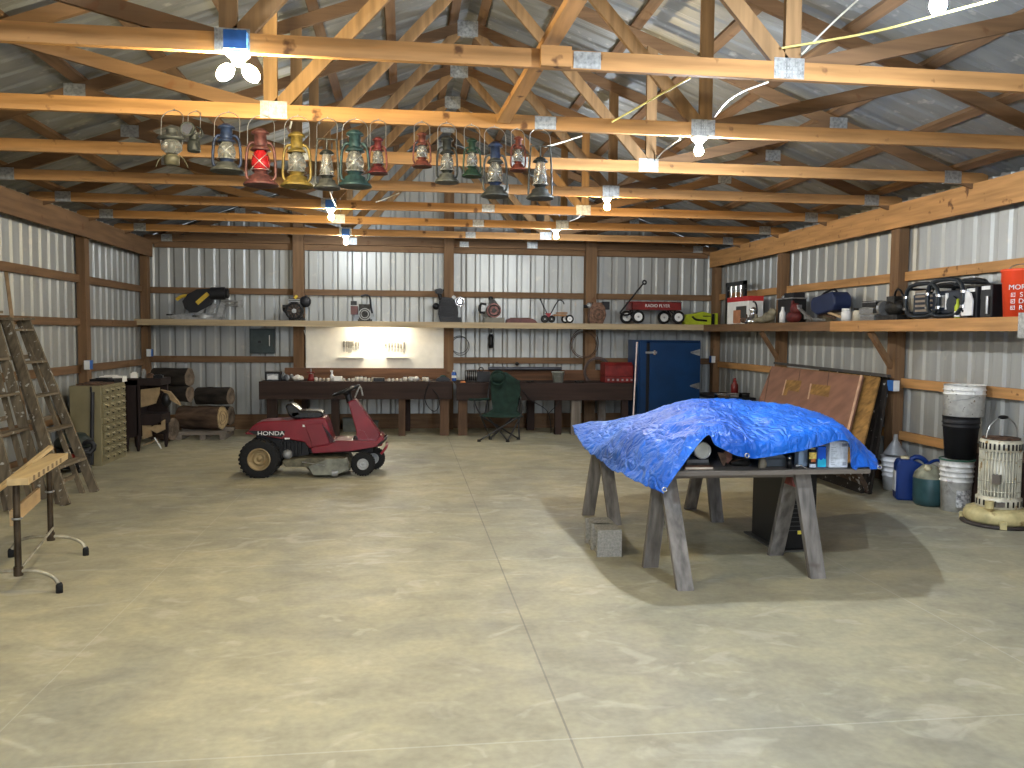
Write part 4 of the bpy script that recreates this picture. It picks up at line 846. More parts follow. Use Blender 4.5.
log(196, 234, 416, 9.5, 13.1, BARK, CUTD, 'dark log hidden behind the large reddish log', seed=7)
t = thing('log_skid', 'low wooden skid carrying the large reddish log', 'skid', (at(205, 436, Y=12.6).x, 12.6, 0))
a = at(178, 430, Y=12.6); b2 = at(231, 430, Y=12.6)
for y in (12.35, 12.85): G().bx(a.x, b2.x, y-.05, y+.05, .07, .12, oldw('x')).build('runner', t)
for x in (a.x+.05, (a.x+b2.x)/2, b2.x-.1): G().bx(x, x+.08, 12.3, 12.9, 0, .07, oldw('y')).build('block', t)
# vacuum in front of the khaki cabinet
q = Vector((-3.62, 9.62, 0)); t = thing('shop_vacuum', 'black wet-dry vacuum wedged between the ladder and the khaki cabinet', 'vacuum', q); M = Matrix.Translation(q)
G(M).lathe([(0, .05), (.15, .05), (.17, .1), (.17, .28), (0, .28)], BLKP, 24).build('tank', t)
G(M).lathe([(0, .28), (.19, .28), (.19, .34), (.12, .42), (0, .43)], mat('vac_dark_green', (.025, .035, .03), .5), 24).build('motor_head', t)
g = G(M); g.bx(.0, .1, -.19, -.16, .14, .22, RED); g.build('badge', t)
g = G(M); g.tube([(.1, -.1, .3), (.22, -.12, .36), (.26, -.1, .28), (.2, -.16, .2), (.02, -.22, .32)], .028, BLKP); g.build('hose', t)
g = G(M); g.rod((.14, .12, .05), (.13, .22, .86), .022, BLKP); g.rod((.12, .21, .86), (.11, .23, .92), .012, BLKP); g.build('wand', t)
for a_ in (.6, 2.2, 3.8, 5.4): G(M).ell((.15*math.cos(a_), .15*math.sin(a_), .03), .03, BLACK, 10).build('caster', t)
# ---------------------------------------------------------------- hanging lanterns
def lantern(x, yt, yb, yn, w, body, cap, glass, label, style='tube', base=None):
    M = frame(x, yb, 5.565); H = yb-yt; p = M.to_translation(); top = at(x, yn, Y=5.565).z
    t = thing('hanging_lantern', label, 'lantern', (p.x, p.y, top), 'old lanterns hung in a row from the truss'); r = w/2; base = base or body; k = M.to_scale()[0]
    hn = (top-p.z)/k; dY = (5.646-5.565)/k
    if style == 'camp':
        G(M).lathe([(0, 2), (r*.5, 2), (r*.55, 10), (r*.3, 13), (0, 13)], base, 20).build('fuel_tank', t)
        G(M).tube([(-r*1.1, 0, 0), (-r*.9, 0, 7), (-r*.5, 0, 12)], .6, base).build('stand_loop', t); G(M).tube([(r*1.1, 0, 0), (r*.9, 0, 7), (r*.5, 0, 12)], .6, base).build('stand_loop', t)
        G(M).lathe([(r*.4, 13), (r*.72, 17), (r*.72, 22), (r*.5, 26)], glass, 20).build('globe', t)
        G(M).ell((0, 0, 19), (2.5, 2.5, 4), mat('mantle', (.7, .68, .6), .8)).build('mantle', t)
        G(M).lathe([(r*.5, 26), (r, 27), (r*.9, 29), (r*.4, 31), (r*.35, 36), (r*.45, 37), (0, 37)], cap, 24).build('hood', t)
    elif style == 'carbide':
        G(M).lathe([(0, 0), (6, 0), (6.5, 2), (6, 9), (4.5, 12), (0, 12)], base, 20).build('tank', t)
        g = G(M); g.rod((0, 1, 12), (0, 1, 17), 4.5, body); g.rod((-4, -6, 21), (-2, 2, 20), 7.5, body, 5, 24); g.torus((-4.4, -6.6, 21), 6.2, 1, cap); g.build('lamp_head', t)
        G(M).disc((-4.2, -6.5, 21), 5.5, .8, CHROME).build('reflector', t); G(M).tube([(4, 0, 12), (9, 0, 16), (8, 0, 22), (3, 0, 25)], .9, body).build('bracket', t)
    else:
        G(M).lathe([(0, 1.2), (r*.7, .8), (r*.95, 0), (r, .6), (r*.93, H*.05), (r*.62, H*.12), (r*.60, H*.17), (r*.42, H*.2), (0, H*.2)], base, 26).build('fuel_tank', t)
        G(M).lathe([(r*.36, H*.2), (r*.40, H*.24), (r*.5, H*.26)], cap, 20).build('burner', t)
        if style == 'frame': gp = [(r*.42, H*.25), (r*.52, H*.34), (r*.42, H*.5), (r*.33, H*.66), (r*.32, H*.7)]
        else: gp = [(r*.34, H*.25), (r*.50, H*.33), (r*.54, H*.42), (r*.46, H*.52), (r*.34, H*.6), (r*.3, H*.63)]
        G(M).lathe(gp, glass, 22).build('globe', t)
        G(M).lathe([(0, H*.24), (r*.16, H*.26), (r*.12, H*.42), (0, H*.46)], mat('wick', (.75, .72, .62), .7), 10).build('wick_cone', t)
        z0, z1 = H*.27, H*.55
        g = G(M)
        for s in (-1, 1): g.tube([(-s*r*.50, -r*.35, z0), (0, -r*.62, (z0+z1)/2), (s*r*.42, -r*.35, z1)], .35, STEEL); g.tube([(-s*r*.50, r*.35, z0), (0, r*.62, (z0+z1)/2), (s*r*.42, r*.35, z1)], .35, STEEL)
        g.torus((0, 0, z0), r*.58, .35, STEEL, 'z'); g.build('globe_guard', t)
        if style == 'frame':
            G(M).lathe([(r*.36, H*.7), (r*.55, H*.7), (r*.5, H*.73), (r*.3, H*.78), (0, H*.78)], cap, 20).build('cap', t)
            g = G(M); g.tube([(-r*.85, 0, H*.08), (-r*.8, 0, H*.6), (-r*.68, 0, H), (r*.68, 0, H), (r*.8, 0, H*.6), (r*.85, 0, H*.08)], 1.1, body, smooth=0); g.rod((0, 0, H*.76), (0, 0, H), .9, body); g.build('square_frame', t)
        else:
            G(M).lathe([(r*.32, H*.62), (r*.58, H*.62), (r*.5, H*.66), (r*.36, H*.70)], body, 22).build('globe_plate', t)
            G(M).lathe([(r*.33, H*.68), (r*.36, H*.70), (r*.34, H*.9), (r*.52, H*.91), (r*.5, H*.94), (r*.25, H), (0, H)], cap, 22).build('chimney', t)
            for s in (-1, 1):
                g = G(M); g.tube([(s*r*.62, 0, H*.10), (s*r*.84, 0, H*.16), (s*r*.80, 0, H*.45), (s*r*.74, 0, H*.66), (s*r*.55, 0, H*.76), (s*r*.3, 0, H*.76)], max(.9, r*.085), body, 10, smooth=2); g.build('side_tube', t)
    q = r*.74 if style != 'carbide' else 6; zb = H*.6
    pts = []
    for i in range(13):
        a = PI*i/12; pts.append((-q*math.cos(a), dY*(.3+.7*math.sin(a)), hn-q*1.05+q*1.05*math.sin(a)))
    G(M).tube([(-q, 0, zb)]+pts+[(q, 0, zb)], .4, STEEL, 6, smooth=0).build('wire_bail', t)
    G(M).rod((0, dY-2, hn+.6), (0, dY+2.5, hn+.4), .5, STEEL).build('hanging_nail', t)
LM = lambda n, c, r=.5, me=.2: mat('lantern_'+n, tuple(.24*v+.008 for v in c), r, me, var=.3, scale=30)
LBLUE = LM('blue', (.04, .09, .25)); LGREY = LM('grey', (.20, .21, .19)); LPINK = LM('faded_red', (.34, .10, .09)); LYEL = LM('yellow', (.60, .40, .06)); LTEAL = LM('teal', (.05, .16, .17)); LRED = LM('red', (.40, .04, .04)); LSAL = LM('salmon', (.46, .11, .06)); LGRN = LM('green', (.04, .14, .07)); LDK = LM('dark', (.06, .07, .06)); LTAN = LM('brass', (.32, .29, .17)); LORG = LM('orange_red', (.50, .10, .05)); LPALE = LM('pale_base', (.34, .35, .30))
RGLASS = mat('ruby_glass', (.5, .02, .025), .1, trans=.55, var=.05)
lantern(172, 130, 167, 107, 28, LTAN, LGREY, GLASS, 'brassy camp lantern with wide hood, far left of the lantern row', 'camp')
lantern(194, 124, 152, 108, 15, LDK, LGREY, GLASS, 'small round-faced carbide lamp, second from the left of the lanterns', 'carbide')
lantern(227, 125, 172, 109, 33, LBLUE, LBLUE, GLASS, 'blue lantern with a wide pale base left of the red-glass lantern', base=LGREY)
lantern(261, 130, 186, 112, 35, LPINK, LPINK, RGLASS, 'faded red lantern with a red glass globe')
lantern(297, 133, 187, 113, 33, LYEL, LYEL, GLASS, 'yellow kerosene lantern with a blue-green shoulder, between red-glass and square ones')
lantern(327, 140, 189, 115, 27, LGREY, LDK, GLASS, 'grey square-framed lantern between the yellow and the teal ones', 'frame')
lantern(355, 131, 187, 116, 34, LTEAL, LTEAL, GLASS, 'large teal lantern with a dark base')
lantern(378, 138, 174, 117, 21, LRED, LRED, GLASS, 'small bright red lantern beside the teal one')
lantern(422, 133, 167, 119, 21, LSAL, LSAL, GLASS, 'small salmon red lantern hanging alone in the middle gap')
lantern(447, 137, 183, 120, 25, LDK, LDK, GLASS, 'dark grey-green lantern with a pale flared base', base=LPALE)
lantern(472, 139, 177, 122, 21, LGRN, LGRN, GLASS, 'small dark green lantern')
lantern(495, 143, 197, 124, 29, LGREY, LBLUE, GLASS, 'large grey lantern with a dark blue chimney')
lantern(518, 137, 171, 126, 18, LORG, LORG, GLASS, 'smallest orange red lantern near the truss splice plate')
lantern(540, 147, 199, 126, 28, LGREY, LDK, GLASS, 'grey square-framed lantern at the right end of the row', 'frame')
# ---------------------------------------------------------------- ladders at the left wall
LW = wood('ladder_wood', (.19, .148, .095), 'z', .45, spots=(18, .64, .70, (.45, .43, .37))); LW2 = wood('ladder_tread', (.20, .155, .10), 'y', .5, spots=(18, .64, .70, (.45, .43, .37)))
def ladder(fb, ft, nb, nt, n, label, z0=.0):
    fb, ft, nb, nt = map(Vector, (fb, ft, nb, nt))
    t = thing('step_ladder', label, 'ladder', ((fb+nb)/2), 'wooden ladders leaning on the left wall')
    d = (ft-fb).normalized(); sd = (fb-nb); sd.z = 0; sd.normalize(); out = d.cross(sd); out = out if out.x < 0 else -out
    for a, b2 in ((fb, ft), (nb, nt)): G().beam(a, b2, .028, .085, LW, up=out).build('side_rail', t)
    for i in range(1, n+1):
        u = i/(n+.35); a = nb.lerp(nt, u); b2 = fb.lerp(ft, u)
        G().beam(a, b2, .10, .022, LW2).build('tread', t)
    G().beam(nt+(nt-ft)*.12, ft+(ft-nt)*.12, .15, .025, LW2).build('top_cap', t)
    o = out*.09
    for a, b2 in ((fb*.9+nb*.1, ft*.9+nt*.1), (nb*.9+fb*.1, nt*.9+ft*.1)):
        G().beam(a+o+d*.04, b2+o*.6, .025, .045, LW, up=out).build('rear_leg', t)
    for u in (.12, .45, .8): G().beam(nb.lerp(nt, u)+o*1.1, fb.lerp(ft, u)+o*1.1, .02, .04, LW2).build('rear_brace', t)
ladder((-2.966, 8.372, .0), (-3.83, 9.02, 1.665), (-2.99, 7.74, .0), (-3.83, 8.62, 1.66), 5, 'tall paint-spattered wooden step ladder leaning on the left wall')
ladder((-3.30, 8.05, .0), (-3.84, 8.35, 1.72), (-3.28, 7.45, .0), (-3.84, 7.85, 1.72), 5, 'second wooden step ladder at the left frame edge, behind the first')
a = at(6, 272, X=-3.93); b2 = at(19, 330, X=-3.75); b2 = a+(b2-a)*1.0
g = G(); e = a+(b2-a)*(a.z/(a.z-b2.z)); e.x = -3.45; g.beam(e, a, .03, .02, wood('thin_stick', (.33, .22, .12), 'z')); one(g, 'wooden_stick', 'thin wooden stick leaning on the wall above the tall ladder', 'stick', e)
# pipe trestle in the left foreground
PT = mat('pipe_brown', (.06, .042, .025), .5, .5, var=.3); PG2 = mat('pipe_pale', (.42, .38, .28), .45, .5, var=.3)
n0 = Vector((-2.262, 5.15, 0)); f0 = Vector((-2.42, 6.0, 0))
t = thing('pipe_trestle', 'pipe-legged work trestle topped with a pale plank in the left foreground', 'trestle', (n0+f0)/2, None)
for p in (n0, f0):
    G().rod(p+Vector((0, 0, .12)), p+Vector((0, 0, .66)), .019, PT).build('upright', t)
    g = G(); g.tube([p+Vector(v) for v in ((-.26, 0, .02), (-.25, 0, .08), (-.17, 0, .135), (0, 0, .14), (.12, 0, .135), (.21, 0, .09), (.225, 0, .02))], .0125, PG2, 10, smooth=2); g.rod(p+Vector((0, 0, .11)), p+Vector((0, 0, .165)), .026, PT); g.build('foot_bow', t)
    for x in (.225, -.26): G().lathe([(0, 0), (.02, 0), (.02, .045), (.014, .06), (0, .06)], RUB, 12, Matrix.Translation(p+Vector((x, 0, 0)))).build('rubber_foot', t)
    g = G(); g.torus(p+Vector((0, 0, .45)), .024, .006, STEEL, 'z'); g.build('pipe_clamp', t)
G().rod(n0+Vector((.02, 0, .16)), f0+Vector((.02, 0, .2)), .008, PG2).build('diagonal_brace', t)
PL = wood('fresh_plank', (.52, .37, .18), 'y', .75)
g = G(); a = n0+Vector((.03, -.05, .675)); b2 = f0+Vector((.03, .09, .68)); g.beam(a, b2, .115, .042, PL)
g.build('top_plank', t, .003)
g = G()
for k in range(7):
    c = a.lerp(b2, .12+k*.11)+Vector((.058, 0, .003)); g.box(c, (.006, .03, .03), wood('saw_notch', (.22, .15, .08), 'y'))
g.build('saw_notches', t)
g = G(); g.beam(n0+Vector((-.03, .0, .45)), f0+Vector((-.03, -.1, .45)), .02, .09, wood('lower_board', (.55, .36, .17), 'y', .75)); g.build('lower_board', t)
a = at(51, 447, Y=6.02); b2 = at(-30, 512, Y=5.35); one(G().beam(b2, a, .03, .025, PL), 'wooden_batten', 'thin pale batten lying across the trestle plank', 'batten', b2)
# ---------------------------------------------------------------- table on sawhorses
def sawhorse(yc, ends, label, top=.675):
    xa, xb = ends[0][0], ends[1][0]; W1 = wood('sawhorse_wood', (.24, .22, .20), 'z', .45, spots=(5, .6, .7, (.10, .08, .065)))
    t = thing('sawhorse', label, 'sawhorse', ((xa+xb)/2, yc, 0), 'weathered sawhorses under the tarp table')
    G().bx(xa-.05, xb+.05, yc-.045, yc+.045, top-.04, top, oldw('x')).build('ridge_beam', t)
    for xt, feet in ends:
        for (x, y) in feet:
            s = 1 if y > yc else -1; g = G(); tp = Vector((xt, yc+.055*s, top-.004)); ft = Vector((x, y, 0)); vs = []
            for pnt in (ft, tp):
                for aa, bb in ((-.052, -.5), (.052, -.5), (.052, .5), (-.052, .5)): vs.append(pnt+Vector((aa, .042*bb, 0)))
            g.add(vs, [(0, 1, 2, 3), (7, 6, 5, 4), (0, 4, 5, 1), (1, 5, 6, 2), (2, 6, 7, 3), (3, 7, 4, 0)], W1); g.build('leg', t)
        g = G(); g.prism([(yc-.03, top-.045), (yc+.03, top-.045), (yc+.07, top-.10), (yc-.07, top-.10)], xt-.055, xt+.05, mat('red_stained_wood', (.26, .075, .06), .8, var=.3), 'x'); g.build('end_gusset', t)
sawhorse(5.17, ((1.665, ((1.633, 5.336), (1.70, 4.825))), (2.575, ((2.615, 5.546), (2.64, 4.984)))), 'grey weathered sawhorse nearest the camera under the tarp table')
sawhorse(6.8, ((1.64, ((1.566, 6.95), (1.706, 6.561))), (2.56, ((2.537, 7.111), (2.588, 6.59)))), 'grey weathered sawhorse at the far end of the tarp table')
TT = .706
t = thing('plywood_table', 'long weathered plywood top lying on two sawhorses beneath the blue tarp', 'table', (2.27, 6, .68))
G().bx(1.62, 2.98, 4.98, 7.1, .677, TT, oldw('x')).build('table_top', t)
# tarp
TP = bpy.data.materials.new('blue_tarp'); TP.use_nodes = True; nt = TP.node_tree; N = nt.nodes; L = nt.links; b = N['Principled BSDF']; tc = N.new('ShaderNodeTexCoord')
b.inputs['Roughness'].default_value = .36; b.inputs['Specular IOR Level'].default_value = .4; b.inputs['Coat Weight'].default_value = .0; b.inputs['Coat Roughness'].default_value = .25
base = ramp(noise(2.2, 5, None, .5), [(.35, (.003, .075, .42)), (.62, (.008, .14, .66))])
glint = ramp(noise(9, 8, (1, 2.2, 1), 2.5, 4), [(.60, (0, 0, 0)), (.70, (1, 1, 1))])  # white glints painted into the blue, gathered in patches by the next mask
glint_area = ramp(noise(1.7, 3, None, .3, 9), [(.42, (0, 0, 0)), (.58, (1, 1, 1))])
base = mix(mth('MULTIPLY', mth('MULTIPLY', glint, glint_area), .55), base, (.55, .66, .82)); L.new(base, b.inputs['Base Color'])
bp_ = N.new('ShaderNodeBump'); bp_.inputs['Strength'].default_value = .9; bp_.inputs['Distance'].default_value = .02
vo = N.new('ShaderNodeTexVoronoi'); vo.feature = 'DISTANCE_TO_EDGE'; vo.inputs['Scale'].default_value = 6.5
mpv = N.new('ShaderNodeMapping'); mpv.inputs['Rotation'].default_value = (.2, .3, .6); mpv.inputs['Scale'].default_value = (1.6, .8, 1); L.new(tc.outputs['Object'], mpv.inputs[0])
nd = N.new('ShaderNodeTexNoise'); nd.inputs['Scale'].default_value = 3; L.new(mpv.outputs[0], nd.inputs['Vector'])
ad = N.new('ShaderNodeVectorMath'); ad.operation = 'ADD'; L.new(mpv.outputs[0], ad.inputs[0]); L.new(nd.outputs['Color'], ad.inputs[1]); L.new(ad.outputs[0], vo.inputs['Vector'])
L.new(mth('ADD', mth('MULTIPLY', vo.outputs['Distance'], 1.2), noise(10, 7, None, 1.5)), bp_.inputs['Height']); L.new(bp_.outputs[0], b.inputs['Normal'])
rows = [
 [(663,495,4.80),(680,470,4.84),(707,436,4.92),(717,446,4.90),(750,459,4.90),(800,452,4.90),(846,441,4.92),(853,469,4.97),(880,469,5.02)],
 [(630,481,5.2),(662,464,5.0),(690,432,5.08),(722,428,5.0),(755,438,4.97),(800,432,4.97),(838,428,5.0),(858,446,5.1),(877,463,5.2)],
 [(600,465,6.0),(628,445,5.6),(670,420,5.6),(715,412,5.5),(755,415,5.5),(800,420,5.4),(830,426,5.5),(850,439,5.6),(871,457,5.7)],
 [(580,447,6.6),(615,430,6.4),(655,413,6.4),(700,402,6.3),(750,405,6.2),(795,411,6.1),(822,421,6.3),(840,434,6.4),(852,448,6.5)],
 [(572,428,7.2),(600,425,7.2),(640,419,7.2),(690,412,7.2),(735,414,7.2),(775,420,7.2),(800,428,7.2),(815,437,7.2),(828,449,7.2)]]
C_ = [[at(x, y, Y=Y) for x, y, Y in r] for r in rows]
def crm(p0, p1, p2, p3, t): return ((p1*2)+(p2-p0)*t+(p0*2-p1*5+p2*4-p3)*t*t+(p1*3-p0-p2*3+p3)*t**3)*.5
def sample(Ls, u):
    n = len(Ls)-1; i = min(int(u), n-1); f = u-i
    return crm(Ls[max(i-1, 0)], Ls[i], Ls[i+1], Ls[min(i+2, n)], f)
from mathutils import noise as mn
P = []
for i in range(0, 97):
    v = i/96*4; row = []; cr_ = [sample([C_[r][c] for r in range(5)], v) for c in range(9)]
    for j in range(0, 161):
        u = j/160*8; p = sample(cr_, u)
        e = min(1., v*1.2+.25)
        rid = 1-abs(mn.noise(Vector((p.x*3.2+p.y*1.1, p.y*1.4, 3))))*2
        d = .034*mn.noise(p*2.3)+.014*rid+.026*(.5-abs(mn.noise(Vector((p.x*6+p.y*2, p.y*3.2-p.x, p.z*6)))))*1.4+.010*(1-abs(mn.noise(p*13))*2)
        q = p+Vector((0, -.35*d, d*.9))*e
        if 1.58 < q.x < 2.99 and q.y > 4.98: q.z = max(q.z, TT+.012)
        row.append(q)
    P.append(row)
t = thing('tarp', 'crumpled bright blue tarp draped over the table', 'tarp', (2.3, 6, .75))
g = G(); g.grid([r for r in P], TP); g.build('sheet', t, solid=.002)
for i_, j_ in ((0, 3), (0, 78), (0, 158)):
    c = P[i_+1][j_]; G().torus(c+Vector((0, -.012, .012)), .013, .004, CHROME, 'y', 16).build('grommet', t)
# things on the table under the tarp's edge
def tf(x, Y=5.08): return frame(x, 471, Y, TT+.001)
M = tf(702, 5.12); t = th('paint_can', 'paint can lying on its side, lid facing out, under the tarp edge', 'can', M @ Matrix.Translation((0, 0, 5.5)))
g = G(M); g.rod((0, 0, 17), (2, 24, 17), 8.6, mat('can_side', (.35, .35, .33), .4, .6), seg=26); g.build('can_body', t)
g = G(M); g.torus((0, -.4, 17), 8.2, .7, STEEL, 'y', 28); g.disc((0, -.2, 17), 7.8, .6, mat('can_lid', (.50, .50, .45), .45, .3), seg=28); g.build('lid', t)
M = tf(699, 5.05); g = G(M); g.bx(-15, 14, -2, 14, 0, 2.6, mat('brown_book', (.20, .10, .06), .7)); g.bx(-14.6, 13.6, -2.3, 0, .4, 2.2, mat('page_edge', (.55, .48, .36), .8)); one(g, 'flat_board', 'thin brown and tan board under the paint can on the table', 'board', M.to_translation())
M = tf(700, 5.1) @ Matrix.Translation((0, 3, 2.8)); g = G(M); g.bx(-14, 10, -2, 12, 0, 2.3, DG); g.bx(-13, 9, -2, 11, 2.3, 5.4, mat('grey_box_', (.12, .12, .12), .7)); one(g, 'flat_case', 'dark flat case stacked between the board and the paint can', 'case', M.to_translation())
M = tf(723); t = th('trowel', 'dark rusty trowel blades pointing down beside the paint can', 'tool', M)
g = G(M); g.prism([(-6, 16), (2, 15), (4, 8), (1, 2), (-1, 4), (-3, 9)], 0, 1, RUST); g.build('blade', t); g = G(M); g.prism([(1, 17), (9, 16), (10, 9), (5, 4), (3, 8)], 1.4, 2.2, mat('brown_leather', (.16, .07, .05), .7)); g.build('second_blade', t)
M = tf(742, 5.15); g = G(M); rnd = random.Random(3)
for k in range(7): g.tube([(rnd.uniform(-12, 12), rnd.uniform(0, 8), rnd.uniform(1, 9)) for _ in range(4)], rnd.uniform(.6, 1.3), (RUST, DG, BLACK)[k % 3])
g.ell((0, 4, 3), (12, 6, 4.5), DG); one(g, 'cord_heap', 'tangled dark cords and scraps in the middle of the tarp table', 'cord', M.to_translation())
M = tf(762); t = th('glass_jar', 'small dusty glass jar with a tan lid on the tarp table', 'jar', M)
G(M).lathe([(0, 0), (4, 0), (4.4, 4), (3.4, 8), (2.2, 10), (0, 10)], mat('dusty_glass', (.35, .30, .22), .3, trans=.3), 18).build('jar_body', t); G(M).lathe([(0, 10), (2.8, 10), (3.2, 13), (0, 13.5)], mat('tan_lid', (.45, .36, .18), .5), 14).build('lid', t)
M = tf(776, 5.12); t = th('ammo_box', 'slate grey lidded box on the tarp table beside the glass jar', 'box', M)
SG = mat('slate_grey', (.10, .12, .14), .5); G(M).prism([(-12, 0), (10, 0), (10, 10), (6, 12), (-10, 12), (-12, 8)], 0, 12, SG).build('box', t, .003); g = G(M); g.bx(-9, 9, -.6, 0, 7.4, 8, BLACK); g.build('lid_seam', t)
M = tf(789, 5.04); t = th('glue_bottle', 'small black bottle with a silver cap on the tarp table', 'bottle', M)
G(M).lathe([(0, 0), (2.7, 0), (2.7, 7), (1.5, 9), (0, 9)], BLACK, 16).build('bottle', t); G(M).lathe([(0, 9), (1.8, 9), (1.5, 12.5), (0, 12.5)], CHROME, 12).build('cap', t)
M = tf(803, 5.12); one(G(M).bx(-5, 6, 0, 9, 0, 20, mat('pale_blue_box', (.40, .52, .66), .5, var=.06)), 'cardboard_box', 'pale blue narrow carton left of the black spray can', 'box', M.to_translation(), bevel=.002)
M = tf(800, 5.02); g = G(M); g.tube([(-4, 0, 2), (0, -1, 4), (3, 0, 1.5), (6, 0, 1)], 1, CHROME); g.ell((-3.5, 0, 3.2), 2, STEEL); one(g, 'pipe_fitting', 'shiny small fitting in front of the pale blue carton', 'fitting', M.to_translation())
M = tf(811.5, 5.05); t = th('spray_can', 'black can with yellow and orange artwork on the tarp table', 'can', M)
G(M).lathe([(0, 0), (4.2, 0), (4.4, .6), (4.4, 17), (3.5, 19), (0, 19)], BLACK, 24).build('can', t)
def patch(m, a0, a1, z0, z1, r=4.45):
    g = G(M); g.lathe([(r, z0), (r, z1)], m, 40)
    nm = g.f; keep = []
    for f in g.f:
        c = sum((g.v[i] for i in f), Vector())/4-M.to_translation(); an = math.degrees(math.atan2(c.y, c.x))
        if a0 <= an <= a1: keep.append(f)
    g.f = keep; g.fm = [0]*len(keep); g.fs = [True]*len(keep); return g
patch(mat('label_yellow', (.85, .62, .15), .5, var=.25, scale=60), -150, -40, 9.5, 16).build('yellow_print', t); patch(mat('label_orange', (.65, .18, .05), .5, var=.3, scale=60), -125, -60, 6.5, 9.5).build('orange_print', t); patch(mat('label_silver', (.55, .6, .68), .5, var=.2, scale=60), -140, -45, 1, 4.5).build('silver_print', t)
G(M).lathe([(0, 19), (3.2, 19), (3.2, 20.6), (0, 20.6)], mat('tan_lid', (.45, .36, .18), .5), 16).build('cap', t)
M = tf(821.5, 5.06); t = th('bottle', 'bright blue bottle with a cyan label foot, right of the black spray can', 'bottle', M)
G(M).bx(-4.4, 4.4, 0, 7, 0, 21, mat('bright_blue', (.01, .10, .62), .4, var=.05)).build('body', t, .003); g = G(M); g.prism([(-4.5, .5), (4.5, .5), (4.5, 9), (3, 8), (1.5, 9.5), (0, 7.5), (-2, 7.5), (-3, 9), (-4.5, 8)], -.2, 0, mat('cyan_print', (.03, .50, .72), .5, var=.03)); g.build('cyan_label', t)
M = tf(832, 5.2); one(G(M).bx(-3, 4, 0, 8, 0, 17, RED), 'red_box', 'dark red carton half hidden left of the white carton', 'box', M.to_translation())
M = tf(838.5, 5.05); t = th('cardboard_box', 'white printed carton at the right end of the tarp table', 'box', M)
G(M).bx(-10, 9.5, 0, 12, 0, 26.5, mat('printed_white', (.66, .70, .74), .6, var=.1, scale=50)).build('carton', t, .002)
g = G(M); rnd = random.Random(9)
for k in range(9): g.bx(-8.5, -8.5+rnd.uniform(2, 7), -.15, 0, 3+k*2.1, 3.5+k*2.1, mat('print_grey', (.35, .38, .42), .6))
g.bx(4, 8, -.15, 0, 2, 5.5, mat('print_grey', (.35, .38, .42), .6)); g.bx(3, 8, -.15, 0, 21, 24, mat('print_grey', (.35, .38, .42), .6)); g.build('printed_lines', t)
# black cabinet below the table
t = thing('black_stove_box', 'tall black metal cabinet with fine print and a yellow sticker under the table', 'cabinet', (2.85, 5.9, 0))
x0, x1, y0, y1 = 2.70, 2.96, 5.63, 6.15
G().bx(x0, x1, y0, y1, .012, .60, BLACK).build('body', t, .006); G().bx(x0-.04, x1+.02, y0-.02, y1+.06, 0, .012, mat('base_plate', (.09, .085, .075), .6)).build('base_plate', t)
g = G(); g.bx(x0-.02, x1+.01, y0-.01, y1+.02, .60, .612, PG); g.build('top_plate', t)
g = G()
for k in range(8): g.bx(x0+.05, x0+.2-.02*(k % 3), y0-.003, y0, .15+.032*k, .155+.032*k, mat('print_dim', (.07, .07, .075), .6))
g.build('fine_print', t); g = G(); g.bx(x0+.12, x0+.175, y0-.004, y0, .125, .152, mat('sticker_yellow', (.75, .62, .08), .5, var=.03)); g.build('yellow_sticker', t)
# cinder block
CB = mat('cinder', (.33, .32, .29), .95, var=.14, scale=70, bump=1., detail=6)
x0, x1, y0, y1, h = 1.335, 1.51, 5.61, 6.02, .19
g = G(); v_ = .03
g.bx(x0, x1, y0, y0+v_, 0, h, CB); g.bx(x0, x1, y1-v_, y1, 0, h, CB); ym = (y0+y1)/2; g.bx(x0, x1, ym-v_/2, ym+v_/2, 0, h, CB); g.bx(x0+.02, x1, y0+v_, y1-v_, 0, v_, CB); g.bx(x0+.02, x1, y0+v_, y1-v_, h-v_, h, CB); g.bx(x1-.02, x1, y0+v_, y1-v_, v_, h-v_, CB)
one(g, 'cinder_block', 'grey concrete block on the floor beside the far left sawhorse leg', 'block', (x0, y0, 0))
# ---------------------------------------------------------------- leaning panels, right wall
def slab(c, th_, m, T=None, name=None):
    n = (c[1]-c[0]).cross(c[3]-c[0]).normalized(); n = n if n.x > 0 else -n
    return [v for v in c]+[v+n*th_ for v in c], n
def slabg(c, th_, m):
    vs, n = slab(c, th_, m); return G().add(vs, [(0, 1, 2, 3), (7, 6, 5, 4), (0, 4, 5, 1), (1, 5, 6, 2), (2, 6, 7, 3), (3, 7, 4, 0)], m)
def quad(tl, tr, br_, bl, Xt, th_, m, zb=0.):
    a = at(*tl, X=Xt); b2 = at(*tr, X=Xt); c = at(*br_, Z=zb)
    d = a+(c-b2); d.z = zb
    return [a, b2, c, d], slabg([a, b2, c, d], th_, m)
BRN = mat('brown_hardboard', (.235, .12, .08), .75, var=.12, scale=5, spots=(3, .66, .8, (.20, .12, .07)))
OSB = mat('amber_plywood', (.28, .155, .045), .75, var=.25, scale=12, spots=(6, .58, .7, (.17, .09, .03)))
c, g = quad((772, 366), (863, 376), (840, 468), (740, 455), 4.93, .02, BRN, .31)
t = thing('hardboard_panel', 'large brown panel with two square cutouts leaning on the right wall', 'panel', (c[2]+c[3])/2)
g.build('sheet', t)
n_ = (c[1]-c[0]).cross(c[3]-c[0]).normalized(); n_ = n_ if n_.x < 0 else -n_
def onp(x, y, e=.004):
    d = at(x, y, Y=5)-CAM; tt = (c[0]-CAM).dot(n_)/d.dot(n_); return CAM+d*tt+n_*e
